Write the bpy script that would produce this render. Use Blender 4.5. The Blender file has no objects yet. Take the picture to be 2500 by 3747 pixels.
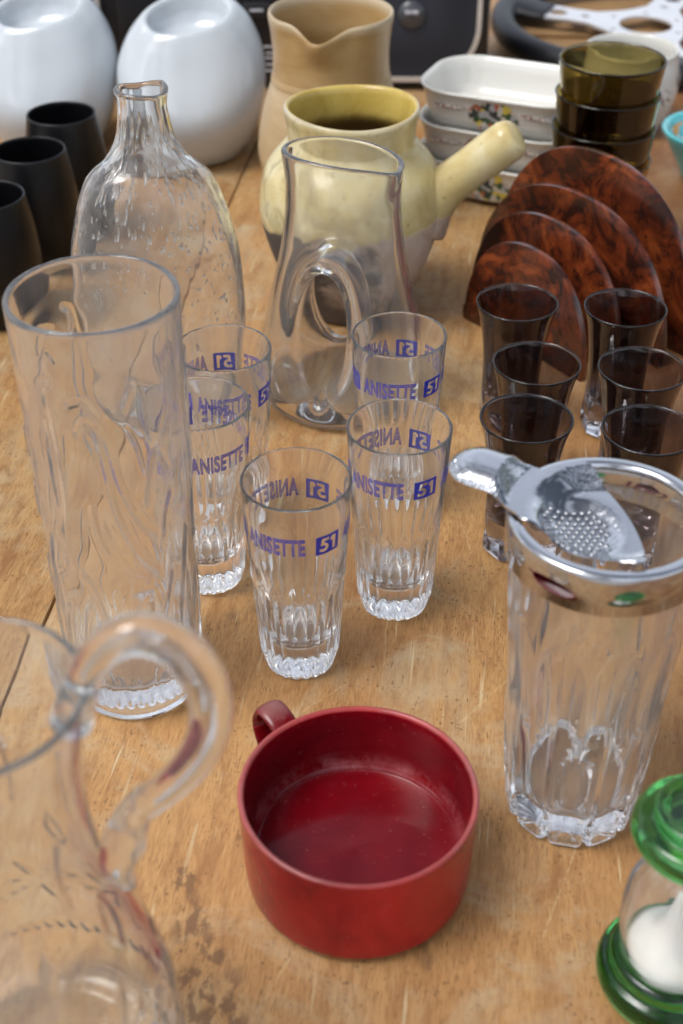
import bpy, bmesh, math, random
import numpy as np
from mathutils import Vector, Matrix
random.seed(4); RNG = np.random.default_rng(7)
PI = math.pi
R = math.radians
sc = bpy.context.scene
COL = sc.collection

# ------------------------------------------------------------------ camera
cd = bpy.data.cameras.new('camera'); cam = bpy.data.objects.new('camera', cd); COL.objects.link(cam)
cam.location = (0, 0, .55); cam.rotation_euler = (R(90 - 36.4), 0, 0)
cd.sensor_fit = 'VERTICAL'; cd.sensor_height = 36; cd.sensor_width = 24; cd.lens = 47.8
cd.clip_start = .01; cd.clip_end = 500
cd.dof.use_dof = True; cd.dof.focus_distance = .82; cd.dof.aperture_fstop = 7.6
sc.camera = cam
# ------------------------------------------------------------------ sky (bright overcast) and veiled sun
SUN_EL, SUN_AZ = R(60), R(-112)          # azimuth measured from +Y towards +X
w = bpy.data.worlds.new('World'); sc.world = w; w.use_nodes = True
nt = w.node_tree; nt.nodes.clear()
out = nt.nodes.new('ShaderNodeOutputWorld'); bg = nt.nodes.new('ShaderNodeBackground')
sky = nt.nodes.new('ShaderNodeTexSky'); sky.sky_type = 'NISHITA'; sky.sun_disc = False
sky.sun_elevation = SUN_EL; sky.sun_rotation = SUN_AZ; sky.dust_density = 3.0; sky.air_density = 1.0
tc = nt.nodes.new('ShaderNodeTexCoord')
cl = nt.nodes.new('ShaderNodeTexNoise'); cl.inputs['Scale'].default_value = 1.7; cl.inputs['Detail'].default_value = 6; cl.inputs['Roughness'].default_value = .55
nt.links.new(tc.outputs['Generated'], cl.inputs['Vector'])
def skylayer(sat, val):
    h = nt.nodes.new('ShaderNodeHueSaturation'); h.inputs['Saturation'].default_value = sat; h.inputs['Value'].default_value = val
    nt.links.new(sky.outputs[0], h.inputs['Color']); return h.outputs[0]
cr = nt.nodes.new('ShaderNodeMapRange'); cr.inputs['From Min'].default_value = .42; cr.inputs['From Max'].default_value = .56
nt.links.new(cl.outputs['Fac'], cr.inputs['Value'])
mx = nt.nodes.new('ShaderNodeMix'); mx.data_type = 'RGBA'
nt.links.new(cr.outputs[0], mx.inputs[0]); nt.links.new(skylayer(.62, .40), mx.inputs[6]); nt.links.new(skylayer(.38, 2.0), mx.inputs[7])
nt.links.new(mx.outputs[2], bg.inputs['Color']); bg.inputs['Strength'].default_value = .15
nt.links.new(bg.outputs[0], out.inputs['Surface'])
sl = bpy.data.lights.new('sun', 'SUN'); sl.energy = 1.2; sl.angle = R(26); sl.color = (1, .995, .98)
so = bpy.data.objects.new('sun', sl); COL.objects.link(so)
sd = Vector((math.sin(SUN_AZ) * math.cos(SUN_EL), math.cos(SUN_AZ) * math.cos(SUN_EL), math.sin(SUN_EL)))
so.rotation_euler = sd.to_track_quat('Z', 'Y').to_euler(); so.location = sd * 5
sc.view_settings.view_transform = 'Standard'; sc.view_settings.look = 'None'
sc.view_settings.exposure = 0.12; sc.view_settings.gamma = 1; sc.view_settings.use_curve_mapping = False
sc.render.engine = 'CYCLES'
cy = sc.cycles
cy.max_bounces = 22; cy.transmission_bounces = 20; cy.glossy_bounces = 8; cy.diffuse_bounces = 3; cy.transparent_max_bounces = 12
cy.caustics_reflective = True; cy.caustics_refractive = True; cy.blur_glossy = .25; cy.sample_clamp_indirect = 6
cy.use_denoising = True

# ------------------------------------------------------------------ helpers: materials
class Nodes:
    def __init__(s, name):
        s.m = bpy.data.materials.new(name); s.m.use_nodes = True; s.t = s.m.node_tree
        s.b = s.t.nodes['Principled BSDF']
    def n(s, kind, **kw):
        nd = s.t.nodes.new('ShaderNode' + kind)
        for k, v in kw.items():
            if k in nd.inputs.keys(): nd.inputs[k].default_value = v
            else: setattr(nd, k, v)
        return nd
    def l(s, a, b): s.t.links.new(a, b)
    def set(s, **kw):
        for k, v in kw.items(): s.b.inputs[k.replace('_', ' ')].default_value = v
    def coord(s, scale=(1, 1, 1), rot=(0, 0, 0), loc=(0, 0, 0), kind='Object'):
        c = s.n('TexCoord'); m = s.n('Mapping'); s.l(c.outputs[kind], m.inputs[0])
        m.inputs['Scale'].default_value = scale; m.inputs['Rotation'].default_value = rot; m.inputs['Location'].default_value = loc
        return m.outputs[0]
    def noise(s, vec, scale, detail=4, rough=.55, dist=0):
        x = s.n('TexNoise'); s.l(vec, x.inputs['Vector'])
        x.inputs['Scale'].default_value = scale; x.inputs['Detail'].default_value = detail
        x.inputs['Roughness'].default_value = rough; x.inputs['Distortion'].default_value = dist
        return x.outputs['Fac']
    def ramp(s, fac, stops, interp='LINEAR'):
        r = s.n('ValToRGB'); s.l(fac, r.inputs[0]); e = r.color_ramp.elements; r.color_ramp.interpolation = interp
        while len(e) < len(stops): e.new(.5)
        for x, (p, c) in zip(e, stops):
            x.position = p; x.color = (c, c, c, 1) if not hasattr(c, '__len__') else (*c, 1)
        return r.outputs[0]
    def mix(s, fac, a, b, mode='MIX'):
        x = s.n('Mix', data_type='RGBA', blend_type=mode)
        for sock, v in ((x.inputs[0], fac), (x.inputs[6], a), (x.inputs[7], b)):
            if hasattr(v, 'is_linked'): s.l(v, sock)
            elif hasattr(v, '__len__'): sock.default_value = (*v, 1)
            else: sock.default_value = v
        return x.outputs[2]
    def math(s, op, a, b=0.0, clamp=False):
        x = s.n('Math', operation=op, use_clamp=clamp)
        for sock, v in ((x.inputs[0], a), (x.inputs[1], b)):
            if hasattr(v, 'is_linked'): s.l(v, sock)
            else: sock.default_value = v
        return x.outputs[0]
    def bump(s, h, strength=.2, dist=.001, normal=None):
        x = s.n('Bump'); x.inputs['Strength'].default_value = strength; x.inputs['Distance'].default_value = dist
        s.l(h, x.inputs['Height'])
        if normal is not None: s.l(normal, x.inputs['Normal'])
        return x.outputs[0]

MATS = {}
def glass(name, col=(.975, .985, .98), ior=1.5, rough=0.0, smudge=.0, wob=0.0, dust=0.0):
    g = Nodes(name); g.set(Base_Color=(*col, 1), Roughness=rough, IOR=ior, Transmission_Weight=1.0)
    if smudge:
        v = g.coord(); f = g.noise(v, 90, 5, .7)
        g.l(g.ramp(f, [(.50, 0.0), (.85, smudge)]), g.b.inputs['Roughness'])
    if wob:
        v = g.coord((1, 1, .35)); f = g.noise(v, 55, 2, .5)
        g.l(g.bump(f, wob, .004), g.b.inputs['Normal'])
    if dust:                                                    # a film of dried water marks and dust that scatters light
        v = g.coord(); f = g.noise(v, 34, 6, .68, .6); f2 = g.noise(g.coord((1, 1, .25)), 130, 4, .6)
        fac = g.math('MULTIPLY', g.ramp(f, [(.32, .35), (.68, 1.6)]), g.math('MULTIPLY', g.ramp(f2, [(.3, .6), (.7, 1.3)]), dust))
        d = g.n('BsdfDiffuse'); d.inputs['Color'].default_value = (.84, .87, .90, 1)
        tr = g.n('BsdfTranslucent'); tr.inputs['Color'].default_value = (.84, .87, .90, 1)
        m1 = g.n('MixShader'); m1.inputs[0].default_value = .5; g.l(d.outputs[0], m1.inputs[1]); g.l(tr.outputs[0], m1.inputs[2])
        m2 = g.n('MixShader'); g.l(fac, m2.inputs[0]); g.l(g.b.outputs[0], m2.inputs[1]); g.l(m1.outputs[0], m2.inputs[2])
        g.l(m2.outputs[0], g.t.nodes['Material Output'].inputs['Surface'])
    MATS[name] = g.m; return g.m
def plain(name, col, rough=.5, metal=0, var=.12, scale=30, coat=0, bump=0, spec=.5):
    g = Nodes(name); v = g.coord(); f = g.noise(v, scale, 5, .6)
    a = tuple(c * (1 - var) for c in col); b = tuple(min(1, c * (1 + var)) for c in col)
    g.l(g.ramp(f, [(.3, a), (.7, b)]), g.b.inputs['Base Color'])
    g.set(Roughness=rough, Metallic=metal, Coat_Weight=coat); g.b.inputs['Specular IOR Level'].default_value = spec
    if bump:
        g.l(g.bump(g.noise(v, scale * 8, 4), bump, .0006), g.b.inputs['Normal'])
    MATS[name] = g.m; return g.m

# ------------------------------------------------------------------ helpers: meshes and things
def mesh(name, verts, faces, mat=None, smooth=True, sharp=None):
    me = bpy.data.meshes.new(name)
    me.from_pydata([tuple(map(float, v)) for v in verts], [], [tuple(map(int, f)) for f in faces]); me.validate(); me.update()
    if smooth:
        me.polygons.foreach_set('use_smooth', [True] * len(me.polygons))
        if sharp: me.set_sharp_from_angle(angle=R(sharp))
    if mat:
        for m in (mat if isinstance(mat, (list, tuple)) else [mat]): me.materials.append(m)
    return me
def obj(name, me, parent=None, loc=(0, 0, 0), rz=0, kind=None):
    o = bpy.data.objects.new(name, me); COL.objects.link(o); o.location = loc; o.rotation_euler = (0, 0, rz)
    if parent: o.parent = parent
    if kind: o['kind'] = kind
    return o
def tag(o, label, cat, group=None):
    o['label'] = label; o['category'] = cat
    if group: o['group'] = group
    return o
def thing(name, label, cat, loc=(0, 0, 0), rz=0, group=None):
    return tag(obj(name, None, None, loc, rz), label, cat, group)
def copy_tree(o, parent=None):
    c = o.copy(); COL.objects.link(c); c.parent = parent
    for ch in list(o.children): copy_tree(ch, c)
    return c
def spl(pts, n=8):
    """Catmull-Rom through points; a point given twice keeps a corner."""
    P = np.array(pts, float); out = []
    for i in range(len(P) - 1):
        a, b = P[i], P[i + 1]
        if np.allclose(a, b): continue
        p0 = P[i - 1] if i > 0 and not np.allclose(P[i - 1], a) else a - (b - a)
        p3 = P[i + 2] if i + 2 < len(P) and not np.allclose(P[i + 2], b) else b + (b - a)
        if i > 0 and np.allclose(P[i - 1], a): p0 = a - (b - a)
        for k in range(n):
            t = k / n
            out.append(.5 * ((2 * a) + (-p0 + b) * t + (2 * p0 - 5 * a + 4 * b - p3) * t * t + (-p0 + 3 * a - 3 * b + p3) * t ** 3))
    out.append(P[-1]); return np.array(out)
def lathe(prof, seg=96, fn=None, name='m', mat=None, sharp=None, closed=False):
    """prof (r,z) from the bottom pole, outside up, inside down. fn(x,y,z,theta,index) -> x,y,z arrays"""
    prof = np.array(prof, float); prof[:, 0] = np.maximum(prof[:, 0], 0)
    th = np.linspace(0, 2 * PI, seg, endpoint=False)
    V, F, rings = [], [], []
    cnt = 0
    for i, (r, z) in enumerate(prof):
        if r < 1e-6:
            p = np.array([[0., 0., z]])
            if fn is not None:
                x, y, zz = fn(p[:, 0], p[:, 1], p[:, 2], np.array([0.]), i); p = np.stack([x, y, zz], 1)
            V.append(p); rings.append((cnt, 1)); cnt += 1
        else:
            x, y, z_ = r * np.cos(th), r * np.sin(th), np.full(seg, z)
            if fn is not None: x, y, z_ = fn(x, y, z_, th, i)
            V.append(np.stack([x, y, z_], 1)); rings.append((cnt, seg)); cnt += seg
    pairs = list(zip(rings[:-1], rings[1:]))
    if closed: pairs.append((rings[-1], rings[0]))
    for (a, na), (b, nb) in pairs:
        if na == 1 and nb == 1: continue
        if na == 1: F += [(a, b + (k + 1) % seg, b + k) for k in range(seg)]
        elif nb == 1: F += [(a + k, a + (k + 1) % seg, b) for k in range(seg)]
        else: F += [(a + k, a + (k + 1) % seg, b + (k + 1) % seg, b + k) for k in range(seg)]
    return mesh(name, np.concatenate(V), F, mat, True, sharp)
def tube(path, rad, seg=16, name='m', mat=None, flat=None, up=(0, 0, 1), sharp=None):
    """sweep; rad per point; flat=(a,b) list: elliptical section half axes (side, normal)"""
    P = [Vector(p) for p in path]; n = len(P); V, F = [], []
    upv = Vector(up)
    for i, p in enumerate(P):
        t = (P[min(i + 1, n - 1)] - P[max(i - 1, 0)]).normalized()
        s = t.cross(upv)
        if s.length < 1e-4: s = t.cross(Vector((1, 0, .01)))
        s.normalize(); u = s.cross(t).normalized()
        ra, rb = (flat[i] if flat else (rad[i], rad[i])) if (flat or hasattr(rad, '__len__')) else (rad, rad)
        for k in range(seg):
            a = 2 * PI * k / seg
            V.append(p + s * math.cos(a) * ra + u * math.sin(a) * rb)
    for i in range(n - 1):
        for k in range(seg):
            F.append((i * seg + k, i * seg + (k + 1) % seg, (i + 1) * seg + (k + 1) % seg, (i + 1) * seg + k))
    F.append(tuple(range(seg - 1, -1, -1))); F.append(tuple((n - 1) * seg + k for k in range(seg)))
    me = mesh(name, V, F, mat, True, sharp)
    bm = bmesh.new(); bm.from_mesh(me); bmesh.ops.recalc_face_normals(bm, faces=bm.faces); bm.to_mesh(me); bm.free()
    return me
def spl3(pts, n=8): return spl(pts, n)
def box(name, sx, sy, sz, mat, bev=.001, c=(0, 0, 0), seg=2):
    bm = bmesh.new(); bmesh.ops.create_cube(bm, size=1)
    for v in bm.verts: v.co = Vector((v.co.x * sx + c[0], v.co.y * sy + c[1], v.co.z * sz + c[2]))
    if bev: bmesh.ops.bevel(bm, geom=bm.edges[:], offset=bev, segments=seg, affect='EDGES', profile=.5)
    me = bpy.data.meshes.new(name); bm.to_mesh(me); bm.free()
    me.polygons.foreach_set('use_smooth', [True] * len(me.polygons)); me.set_sharp_from_angle(angle=R(40))
    if mat: me.materials.append(mat)
    return me
def extrude_poly(name, pts, depth, mat, axis='z', bev=0):
    """closed 2D outline extruded; axis y: (x,z) outline, thickness along y; axis z: (x,y) outline"""
    bm = bmesh.new()
    if axis == 'y': vs = [bm.verts.new((x, 0, z)) for x, z in pts]
    else: vs = [bm.verts.new((x, y, 0)) for x, y in pts]
    f = bm.faces.new(vs); f.normal_update()
    r = bmesh.ops.extrude_face_region(bm, geom=[f])
    d = Vector((0, depth, 0)) if axis == 'y' else Vector((0, 0, depth))
    for v in r['geom']:
        if isinstance(v, bmesh.types.BMVert): v.co += d
    bmesh.ops.recalc_face_normals(bm, faces=bm.faces)
    if bev:
        es = [e for e in bm.edges if len(e.link_faces) == 2 and e.calc_face_angle(0) > R(50)]
        bmesh.ops.bevel(bm, geom=es, offset=bev, segments=2, affect='EDGES', profile=.5)
    me = bpy.data.meshes.new(name); bm.to_mesh(me); bm.free()
    me.polygons.foreach_set('use_smooth', [True] * len(me.polygons)); me.set_sharp_from_angle(angle=R(35))
    if mat: me.materials.append(mat)
    return me
def surface_nets(fn, lo, hi, h, name='m', mat=None):
    lo = np.array(lo, float); hi = np.array(hi, float); n = np.ceil((hi - lo) / h).astype(int) + 1
    ax = [lo[i] + h * np.arange(n[i]) for i in range(3)]
    G = np.stack(np.meshgrid(*ax, indexing='ij'), -1)
    f = fn(G.reshape(-1, 3)).reshape(n)
    s = f < 0
    acc = np.zeros((*(n - 1), 3)); cntv = np.zeros(n - 1)
    corners = [(i, j, k) for i in (0, 1) for j in (0, 1) for k in (0, 1)]
    sl_ = lambda c: tuple(slice(c[d], n[d] - 1 + c[d]) for d in range(3))
    for a in corners:
        for d in range(3):
            if a[d]: continue
            b = list(a); b[d] = 1; fa, fb = f[sl_(a)], f[sl_(b)]
            m = (fa < 0) != (fb < 0); t = np.where(m, fa / np.where(m, fa - fb, 1), 0)
            p = np.zeros((*(n - 1), 3)) + np.array(a, float); p[..., d] = t
            acc += p * m[..., None]; cntv += m
    act = cntv > 0; idx = -np.ones(n - 1, int); idx[act] = np.arange(act.sum())
    I = np.argwhere(act); V = lo + h * (I + acc[act] / cntv[act][:, None])
    F = []
    for d in range(3):
        e1, e2 = [(1, 2), (2, 0), (0, 1)][d]
        A = [slice(None)] * 3; B = [slice(None)] * 3
        A[d] = slice(0, n[d] - 1); B[d] = slice(1, n[d])
        ch = s[tuple(A)] != s[tuple(B)]
        Q = np.argwhere(ch)
        Q = Q[(Q[:, e1] > 0) & (Q[:, e2] > 0) & (Q[:, e1] < n[e1] - 1) & (Q[:, e2] < n[e2] - 1)]
        if not len(Q): continue
        ins = s[tuple(A)][tuple(Q.T)]
        def g(o1, o2):
            q = Q.copy(); q[:, e1] += o1; q[:, e2] += o2; return idx[tuple(q.T)]
        q = np.stack([g(-1, -1), g(0, -1), g(0, 0), g(-1, 0)], 1)
        q[~ins] = q[~ins][:, ::-1]; F.append(q)
    F = np.concatenate(F)
    e = h * .05
    for _ in range(3):
        v0 = fn(V); gr = np.stack([(fn(V + e * np.eye(3)[d]) - fn(V - e * np.eye(3)[d])) / (2 * e) for d in range(3)], 1)
        g2 = (gr ** 2).sum(1) + 1e-9; st = -(v0 / g2)[:, None] * gr
        L = np.linalg.norm(st, axis=1); st *= np.minimum(1, .4 * h / (L + 1e-12))[:, None]; V = V + st
    return mesh(name, V, F, mat, True)
def smin(a, b, k): 
    hh = np.clip(.5 + .5 * (b - a) / k, 0, 1); return b * (1 - hh) + a * hh - k * hh * (1 - hh)
def smax(a, b, k): return -smin(-a, -b, k)
def sstep(x, a, b):
    t = np.clip((x - a) / (b - a), 0, 1); return t * t * (3 - 2 * t)
def stroke_field(th, z, strokes, Rr, width):
    """ridge height 0..1 on a (theta,z) grid from polylines [(deg, z), ...]"""
    H_ = np.zeros(np.broadcast(th, z).shape)
    for st in strokes:
        s_ = spl(st, 5)
        for (a0, z0), (a1, z1) in zip(s_[:-1], s_[1:]):
            d = (np.degrees(th) - a0 + 180) % 360 - 180
            px, pz = np.radians(d) * Rr, z - z0
            vx, vz = R(a1 - a0) * Rr, z1 - z0; L2 = vx * vx + vz * vz + 1e-12
            t = np.clip((px * vx + pz * vz) / L2, 0, 1)
            dd = (px - t * vx) ** 2 + (pz - t * vz) ** 2
            H_ = np.maximum(H_, np.exp(-dd / (2 * width ** 2)))
    return H_

# ------------------------------------------------------------------ materials
glass('clear_glass', (.985, .992, .990), 1.5, 0, .12, dust=.030)
glass('clear_glass_old', (.985, .990, .988), 1.5, 0, .20, dust=.044)
glass('bubble_glass', (.98, .985, .982), 1.5, 0, .10, .10, dust=.048)
glass('carafe_glass', (.985, .994, .992), 1.5, 0, .06, dust=.036)
glass('cut_crystal', (.982, .986, .984), 1.52, 0, .14, dust=.044)
glass('pitcher_glass', (.985, .988, .975), 1.5, 0, .0, dust=.038)
glass('olive_glass', (.335, .275, .105), 1.5, 0, .1)
glass('amber_glass', (.72, .50, .12), 1.5, 0, .1)
glass('green_glass', (.10, .52, .12), 1.5)
plain('blue_print', (.018, .032, .42), .45, var=.08)
plain('chrome', (.56, .575, .605), .045, 1, var=.03, scale=60)
plain('black_matte', (.006, .006, .007), .34, var=.2, bump=.12, scale=60, spec=.3)
plain('black_plastic', (.012, .012, .014), .38, var=.15)
plain('grille_trim', (.66, .62, .56), .35, .2)
plain('white_print', (.55, .56, .6), .5)
plain('leather', (.014, .015, .019), .42, var=.2, bump=.4, scale=90)
plain('aluminium', (.78, .79, .81), .36, .55, var=.05)
plain('cardboard', (.26, .15, .06), .75, var=.18, scale=20, bump=.1)
plain('white_sand', (.85, .84, .80), .6, var=.04)
plain('turquoise', (.10, .48, .52), .22, var=.15, coat=.4)
plain('table_leg', (.16, .12, .09), .6)
plain('paving', (.36, .345, .33), .85, var=.2, scale=4, bump=.3)
plain('dark_hole', (.02, .022, .028), .5)

def mat_wood():
    g = Nodes('table_wood')
    gv = g.coord((1, .13, 1))                     # grain runs along local Y
    v0 = g.coord((1, 1, 1))
    fine = g.noise(gv, 900, 5, .65, .2)
    mid = g.noise(g.coord((1, .16, 1), loc=(3, 1, 0)), 130, 5, .65, .5)
    big = g.noise(g.coord((1, .45, 1)), 5.5, 4, .55, .4)
    base = g.ramp(big, [(.26, (.370, .172, .062)), (.45, (.470, .240, .092)), (.60, (.490, .280, .122)), (.76, (.500, .325, .180))])
    c = g.mix(g.ramp(mid, [(.32, .70), (.56, 0.0)]), base, (.270, .112, .036))
    c = g.mix(g.math('MULTIPLY', g.ramp(fine, [(.36, .85), (.50, 0.0)]), g.ramp(g.noise(v0, 19, 5, .65), [(.35, .22), (.65, .85)])), c, (.165, .072, .026))
    c = g.mix(g.ramp(fine, [(.55, 0.0), (.75, .42)]), c, (.56, .39, .22))
    # worn greyish bleached patches
    wear = g.noise(v0, 13, 8, .72, .8)
    c = g.mix(g.ramp(wear, [(.50, 0.0), (.66, .66)]), c, (.47, .365, .25))
    pat = g.noise(g.coord((1, .5, 1), loc=(7, 2, 0)), 48, 6, .7, .6)
    c = g.mix(g.ramp(pat, [(.54, 0.0), (.68, .55)]), c, (.270, .110, .038))
    # darker red brown mottling, stronger to the right-hand side of the boards
    xs = g.n('SeparateXYZ'); g.l(v0, xs.inputs[0])
    rr = g.n('MapRange'); g.l(xs.outputs[0], rr.inputs['Value']); rr.inputs['From Min'].default_value = .29; rr.inputs['From Max'].default_value = .43
    var = g.math('MULTIPLY', rr.outputs[0], g.ramp(g.noise(v0, 14, 5, .65, .5), [(.3, .25), (.62, .95)]), True)
    c = g.mix(var, c, (.215, .088, .036))
    # dark stains
    st = g.noise(g.coord((1, .55, 1), loc=(.31, .2, 0)), 17, 6, .62, .3)
    c = g.mix(g.ramp(st, [(.645, 0.0), (.70, .6)]), c, (.17, .085, .04))
    # worm-like dark flecks and dirt specks
    vo = g.n('TexVoronoi'); vo.inputs['Scale'].default_value = 210; g.l(v0, vo.inputs['Vector'])
    sp = g.math('MULTIPLY', g.ramp(vo.outputs['Distance'], [(.12, 1.0), (.26, 0.0)]), g.ramp(g.noise(v0, 30, 4), [(.44, 0.0), (.62, 1.0)]))
    c = g.mix(g.math('MULTIPLY', sp, .75), c, (.13, .06, .028))
    vp = g.n('TexVoronoi'); vp.inputs['Scale'].default_value = 520; g.l(g.coord((1, .16, 1), loc=(.4, .1, 0)), vp.inputs['Vector'])
    po = g.math('MULTIPLY', g.ramp(vp.outputs['Distance'], [(.10, 1.0), (.22, 0.0)]), g.ramp(g.noise(v0, 44, 5, .7), [(.42, 0.0), (.60, .85)]))
    c = g.mix(po, c, (.115, .048, .018))
    # scratches: thin pale lines in several directions
    scr = None
    for ang, sc_, seed, lo_ in ((35, 26, 1, .700), (-28, 22, 5, .705), (62, 30, 9, .715), (8, 34, 13, .70), (-70, 24, 17, .715)):
        vv = g.coord((1, .06, 1), (0, 0, R(ang)), (seed, seed * .7, 0))
        f = g.ramp(g.noise(vv, sc_ * 9, 1, .4), [(lo_, 0.0), (lo_ + .05, 1.0)])
        f = g.math('MULTIPLY', f, g.ramp(g.noise(v0, 7 + seed * .3, 2), [(.45, 0.0), (.6, 1.0)]))
        scr = f if scr is None else g.math('MAXIMUM', scr, f)
    c = g.mix(g.math('MULTIPLY', scr, .65), c, (.62, .47, .30))
    # a few long scored lines (segments in local metres): centre x,y, angle, half length
    yy = xs.outputs[1]; xx = xs.outputs[0]
    lines = None
    for (x0, y0, x1, y1, wd) in LINES:
        L = math.hypot(x1 - x0, y1 - y0); ux, uy = (x1 - x0) / L, (y1 - y0) / L; cx, cy_ = (x0 + x1) / 2, (y0 + y1) / 2
        dx = g.math('SUBTRACT', xx, cx); dy = g.math('SUBTRACT', yy, cy_)
        al = g.math('ABSOLUTE', g.math('ADD', g.math('MULTIPLY', dx, ux), g.math('MULTIPLY', dy, uy)))
        ac = g.math('ABSOLUTE', g.math('SUBTRACT', g.math('MULTIPLY', dy, ux), g.math('MULTIPLY', dx, uy)))
        f = g.math('MULTIPLY', g.math('LESS_THAN', al, L / 2), g.math('SUBTRACT', 1.0, g.math('DIVIDE', ac, wd), True))
        lines = f if lines is None else g.math('MAXIMUM', lines, f)
    lines = g.math('MULTIPLY', lines, g.ramp(g.noise(v0, 260, 4, .7), [(.40, .0), (.58, 1.0)]))
    c = g.mix(g.math('MULTIPLY', lines, .55), c, (.60, .43, .24))
    # brown water stains left of the mug
    stn = None
    for (x0, y0, r0) in STAINS:
        dx = g.math('SUBTRACT', xx, x0); dy = g.math('MULTIPLY', g.math('SUBTRACT', yy, y0), .6)
        d = g.math('SQRT', g.math('ADD', g.math('MULTIPLY', dx, dx), g.math('MULTIPLY', dy, dy)))
        f = g.math('SUBTRACT', 1.0, g.math('DIVIDE', d, r0), True)
        stn = f if stn is None else g.math('MAXIMUM', stn, f)
    stn = g.math('MULTIPLY', stn, g.ramp(g.noise(g.coord((1, .5, 1)), 120, 5, .7), [(.47, 0.0), (.56, 2.4)]), True)
    c = g.mix(g.math('MULTIPLY', stn, .8), c, (.155, .072, .032))
    c = g.mix(1.0, c, (.90, .93, .84), 'MULTIPLY')
    g.l(c, g.b.inputs['Base Color'])
    hgt = g.math('ADD', g.math('MULTIPLY', fine, .6), g.math('MULTIPLY', vo.outputs['Distance'], .12))
    hgt = g.math('SUBTRACT', g.math('SUBTRACT', hgt, g.math('MULTIPLY', scr, .5)), g.math('MULTIPLY', po, .5))
    g.l(g.bump(hgt, .35, .0007), g.b.inputs['Normal'])
    g.l(g.ramp(g.noise(v0, 30, 4), [(.3, .40), (.7, .62)]), g.b.inputs['Roughness'])
    g.b.inputs['Specular IOR Level'].default_value = .38
    MATS['table_wood'] = g.m

# table frame: origin on the seam, local Y along the boards
TA = -math.atan2(.088, .765); TO = (-.2554, 0.0)
def tl(x, y):
    dx, dy = x - TO[0], y - TO[1]; c, s = math.cos(-TA), math.sin(-TA)
    return dx * c - dy * s, dx * s + dy * c
LINES = [(*tl(.066, .545), *tl(.098, .582), .0013), (*tl(.045, .665), *tl(.075, .655), .0006), (*tl(-.05, .745), *tl(.0, .80), .0007),
         (*tl(.095, .40), *tl(.13, .48), .0009), (*tl(.10, .62), *tl(.115, .60), .0006), (*tl(-.045, .35), *tl(-.02, .40), .0008),
         (*tl(-.20, .70), *tl(-.215, .60), .0006), (*tl(.07, .82), *tl(.085, .70), .0007), (*tl(.02, .705), *tl(.055, .72), .0005),
         (*tl(-.022, .555), *tl(.0, .575), .0009)]
STAINS = [(*tl(-.079, .435), .010), (*tl(-.072, .412), .012), (*tl(-.066, .385), .017), (*tl(-.058, .36), .02)]
mat_wood()

def mat_red(nm, stops):
    g = Nodes(nm); v = g.coord(); f = g.noise(v, 20, 6, .62, .8)
    c = g.ramp(f, stops)
    # rim wear
    xs = g.n('SeparateXYZ'); g.l(v, xs.inputs[0])
    rim = g.ramp(g.math('ADD', xs.outputs[2], g.math('MULTIPLY', g.noise(v, 160, 4), .0016)), [(.0588, 0.0), (.0598, 1.0)])
    c = g.mix(g.math('MULTIPLY', rim, .65), c, (.36, .20, .18))
    if 'inside' in nm:                                             # pale ring round the floor: fillet highlight painted into the glaze
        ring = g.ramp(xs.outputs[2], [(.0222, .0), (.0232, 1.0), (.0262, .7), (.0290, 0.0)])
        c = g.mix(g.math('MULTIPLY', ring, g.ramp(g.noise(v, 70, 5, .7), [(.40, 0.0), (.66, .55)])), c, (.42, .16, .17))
    d = g.noise(v, 260, 4, .7)
    c = g.mix(g.ramp(d, [(.62, 0.0), (.78, .35)]), c, (.42, .16, .15))
    g.l(c, g.b.inputs['Base Color']); g.l(g.ramp(g.noise(v, 45, 5), [(.3, .09), (.7, .26)]), g.b.inputs['Roughness']); g.b.inputs['Specular IOR Level'].default_value = .36
    g.l(g.bump(g.noise(v, 120, 4), .06, .001), g.b.inputs['Normal']); MATS[nm] = g.m
    return g.m
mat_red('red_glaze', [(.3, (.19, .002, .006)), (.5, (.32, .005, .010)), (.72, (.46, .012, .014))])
mat_red('red_glaze_inside', [(.3, (.105, .001, .0045)), (.55, (.155, .002, .006)), (.75, (.205, .005, .009))])
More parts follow.
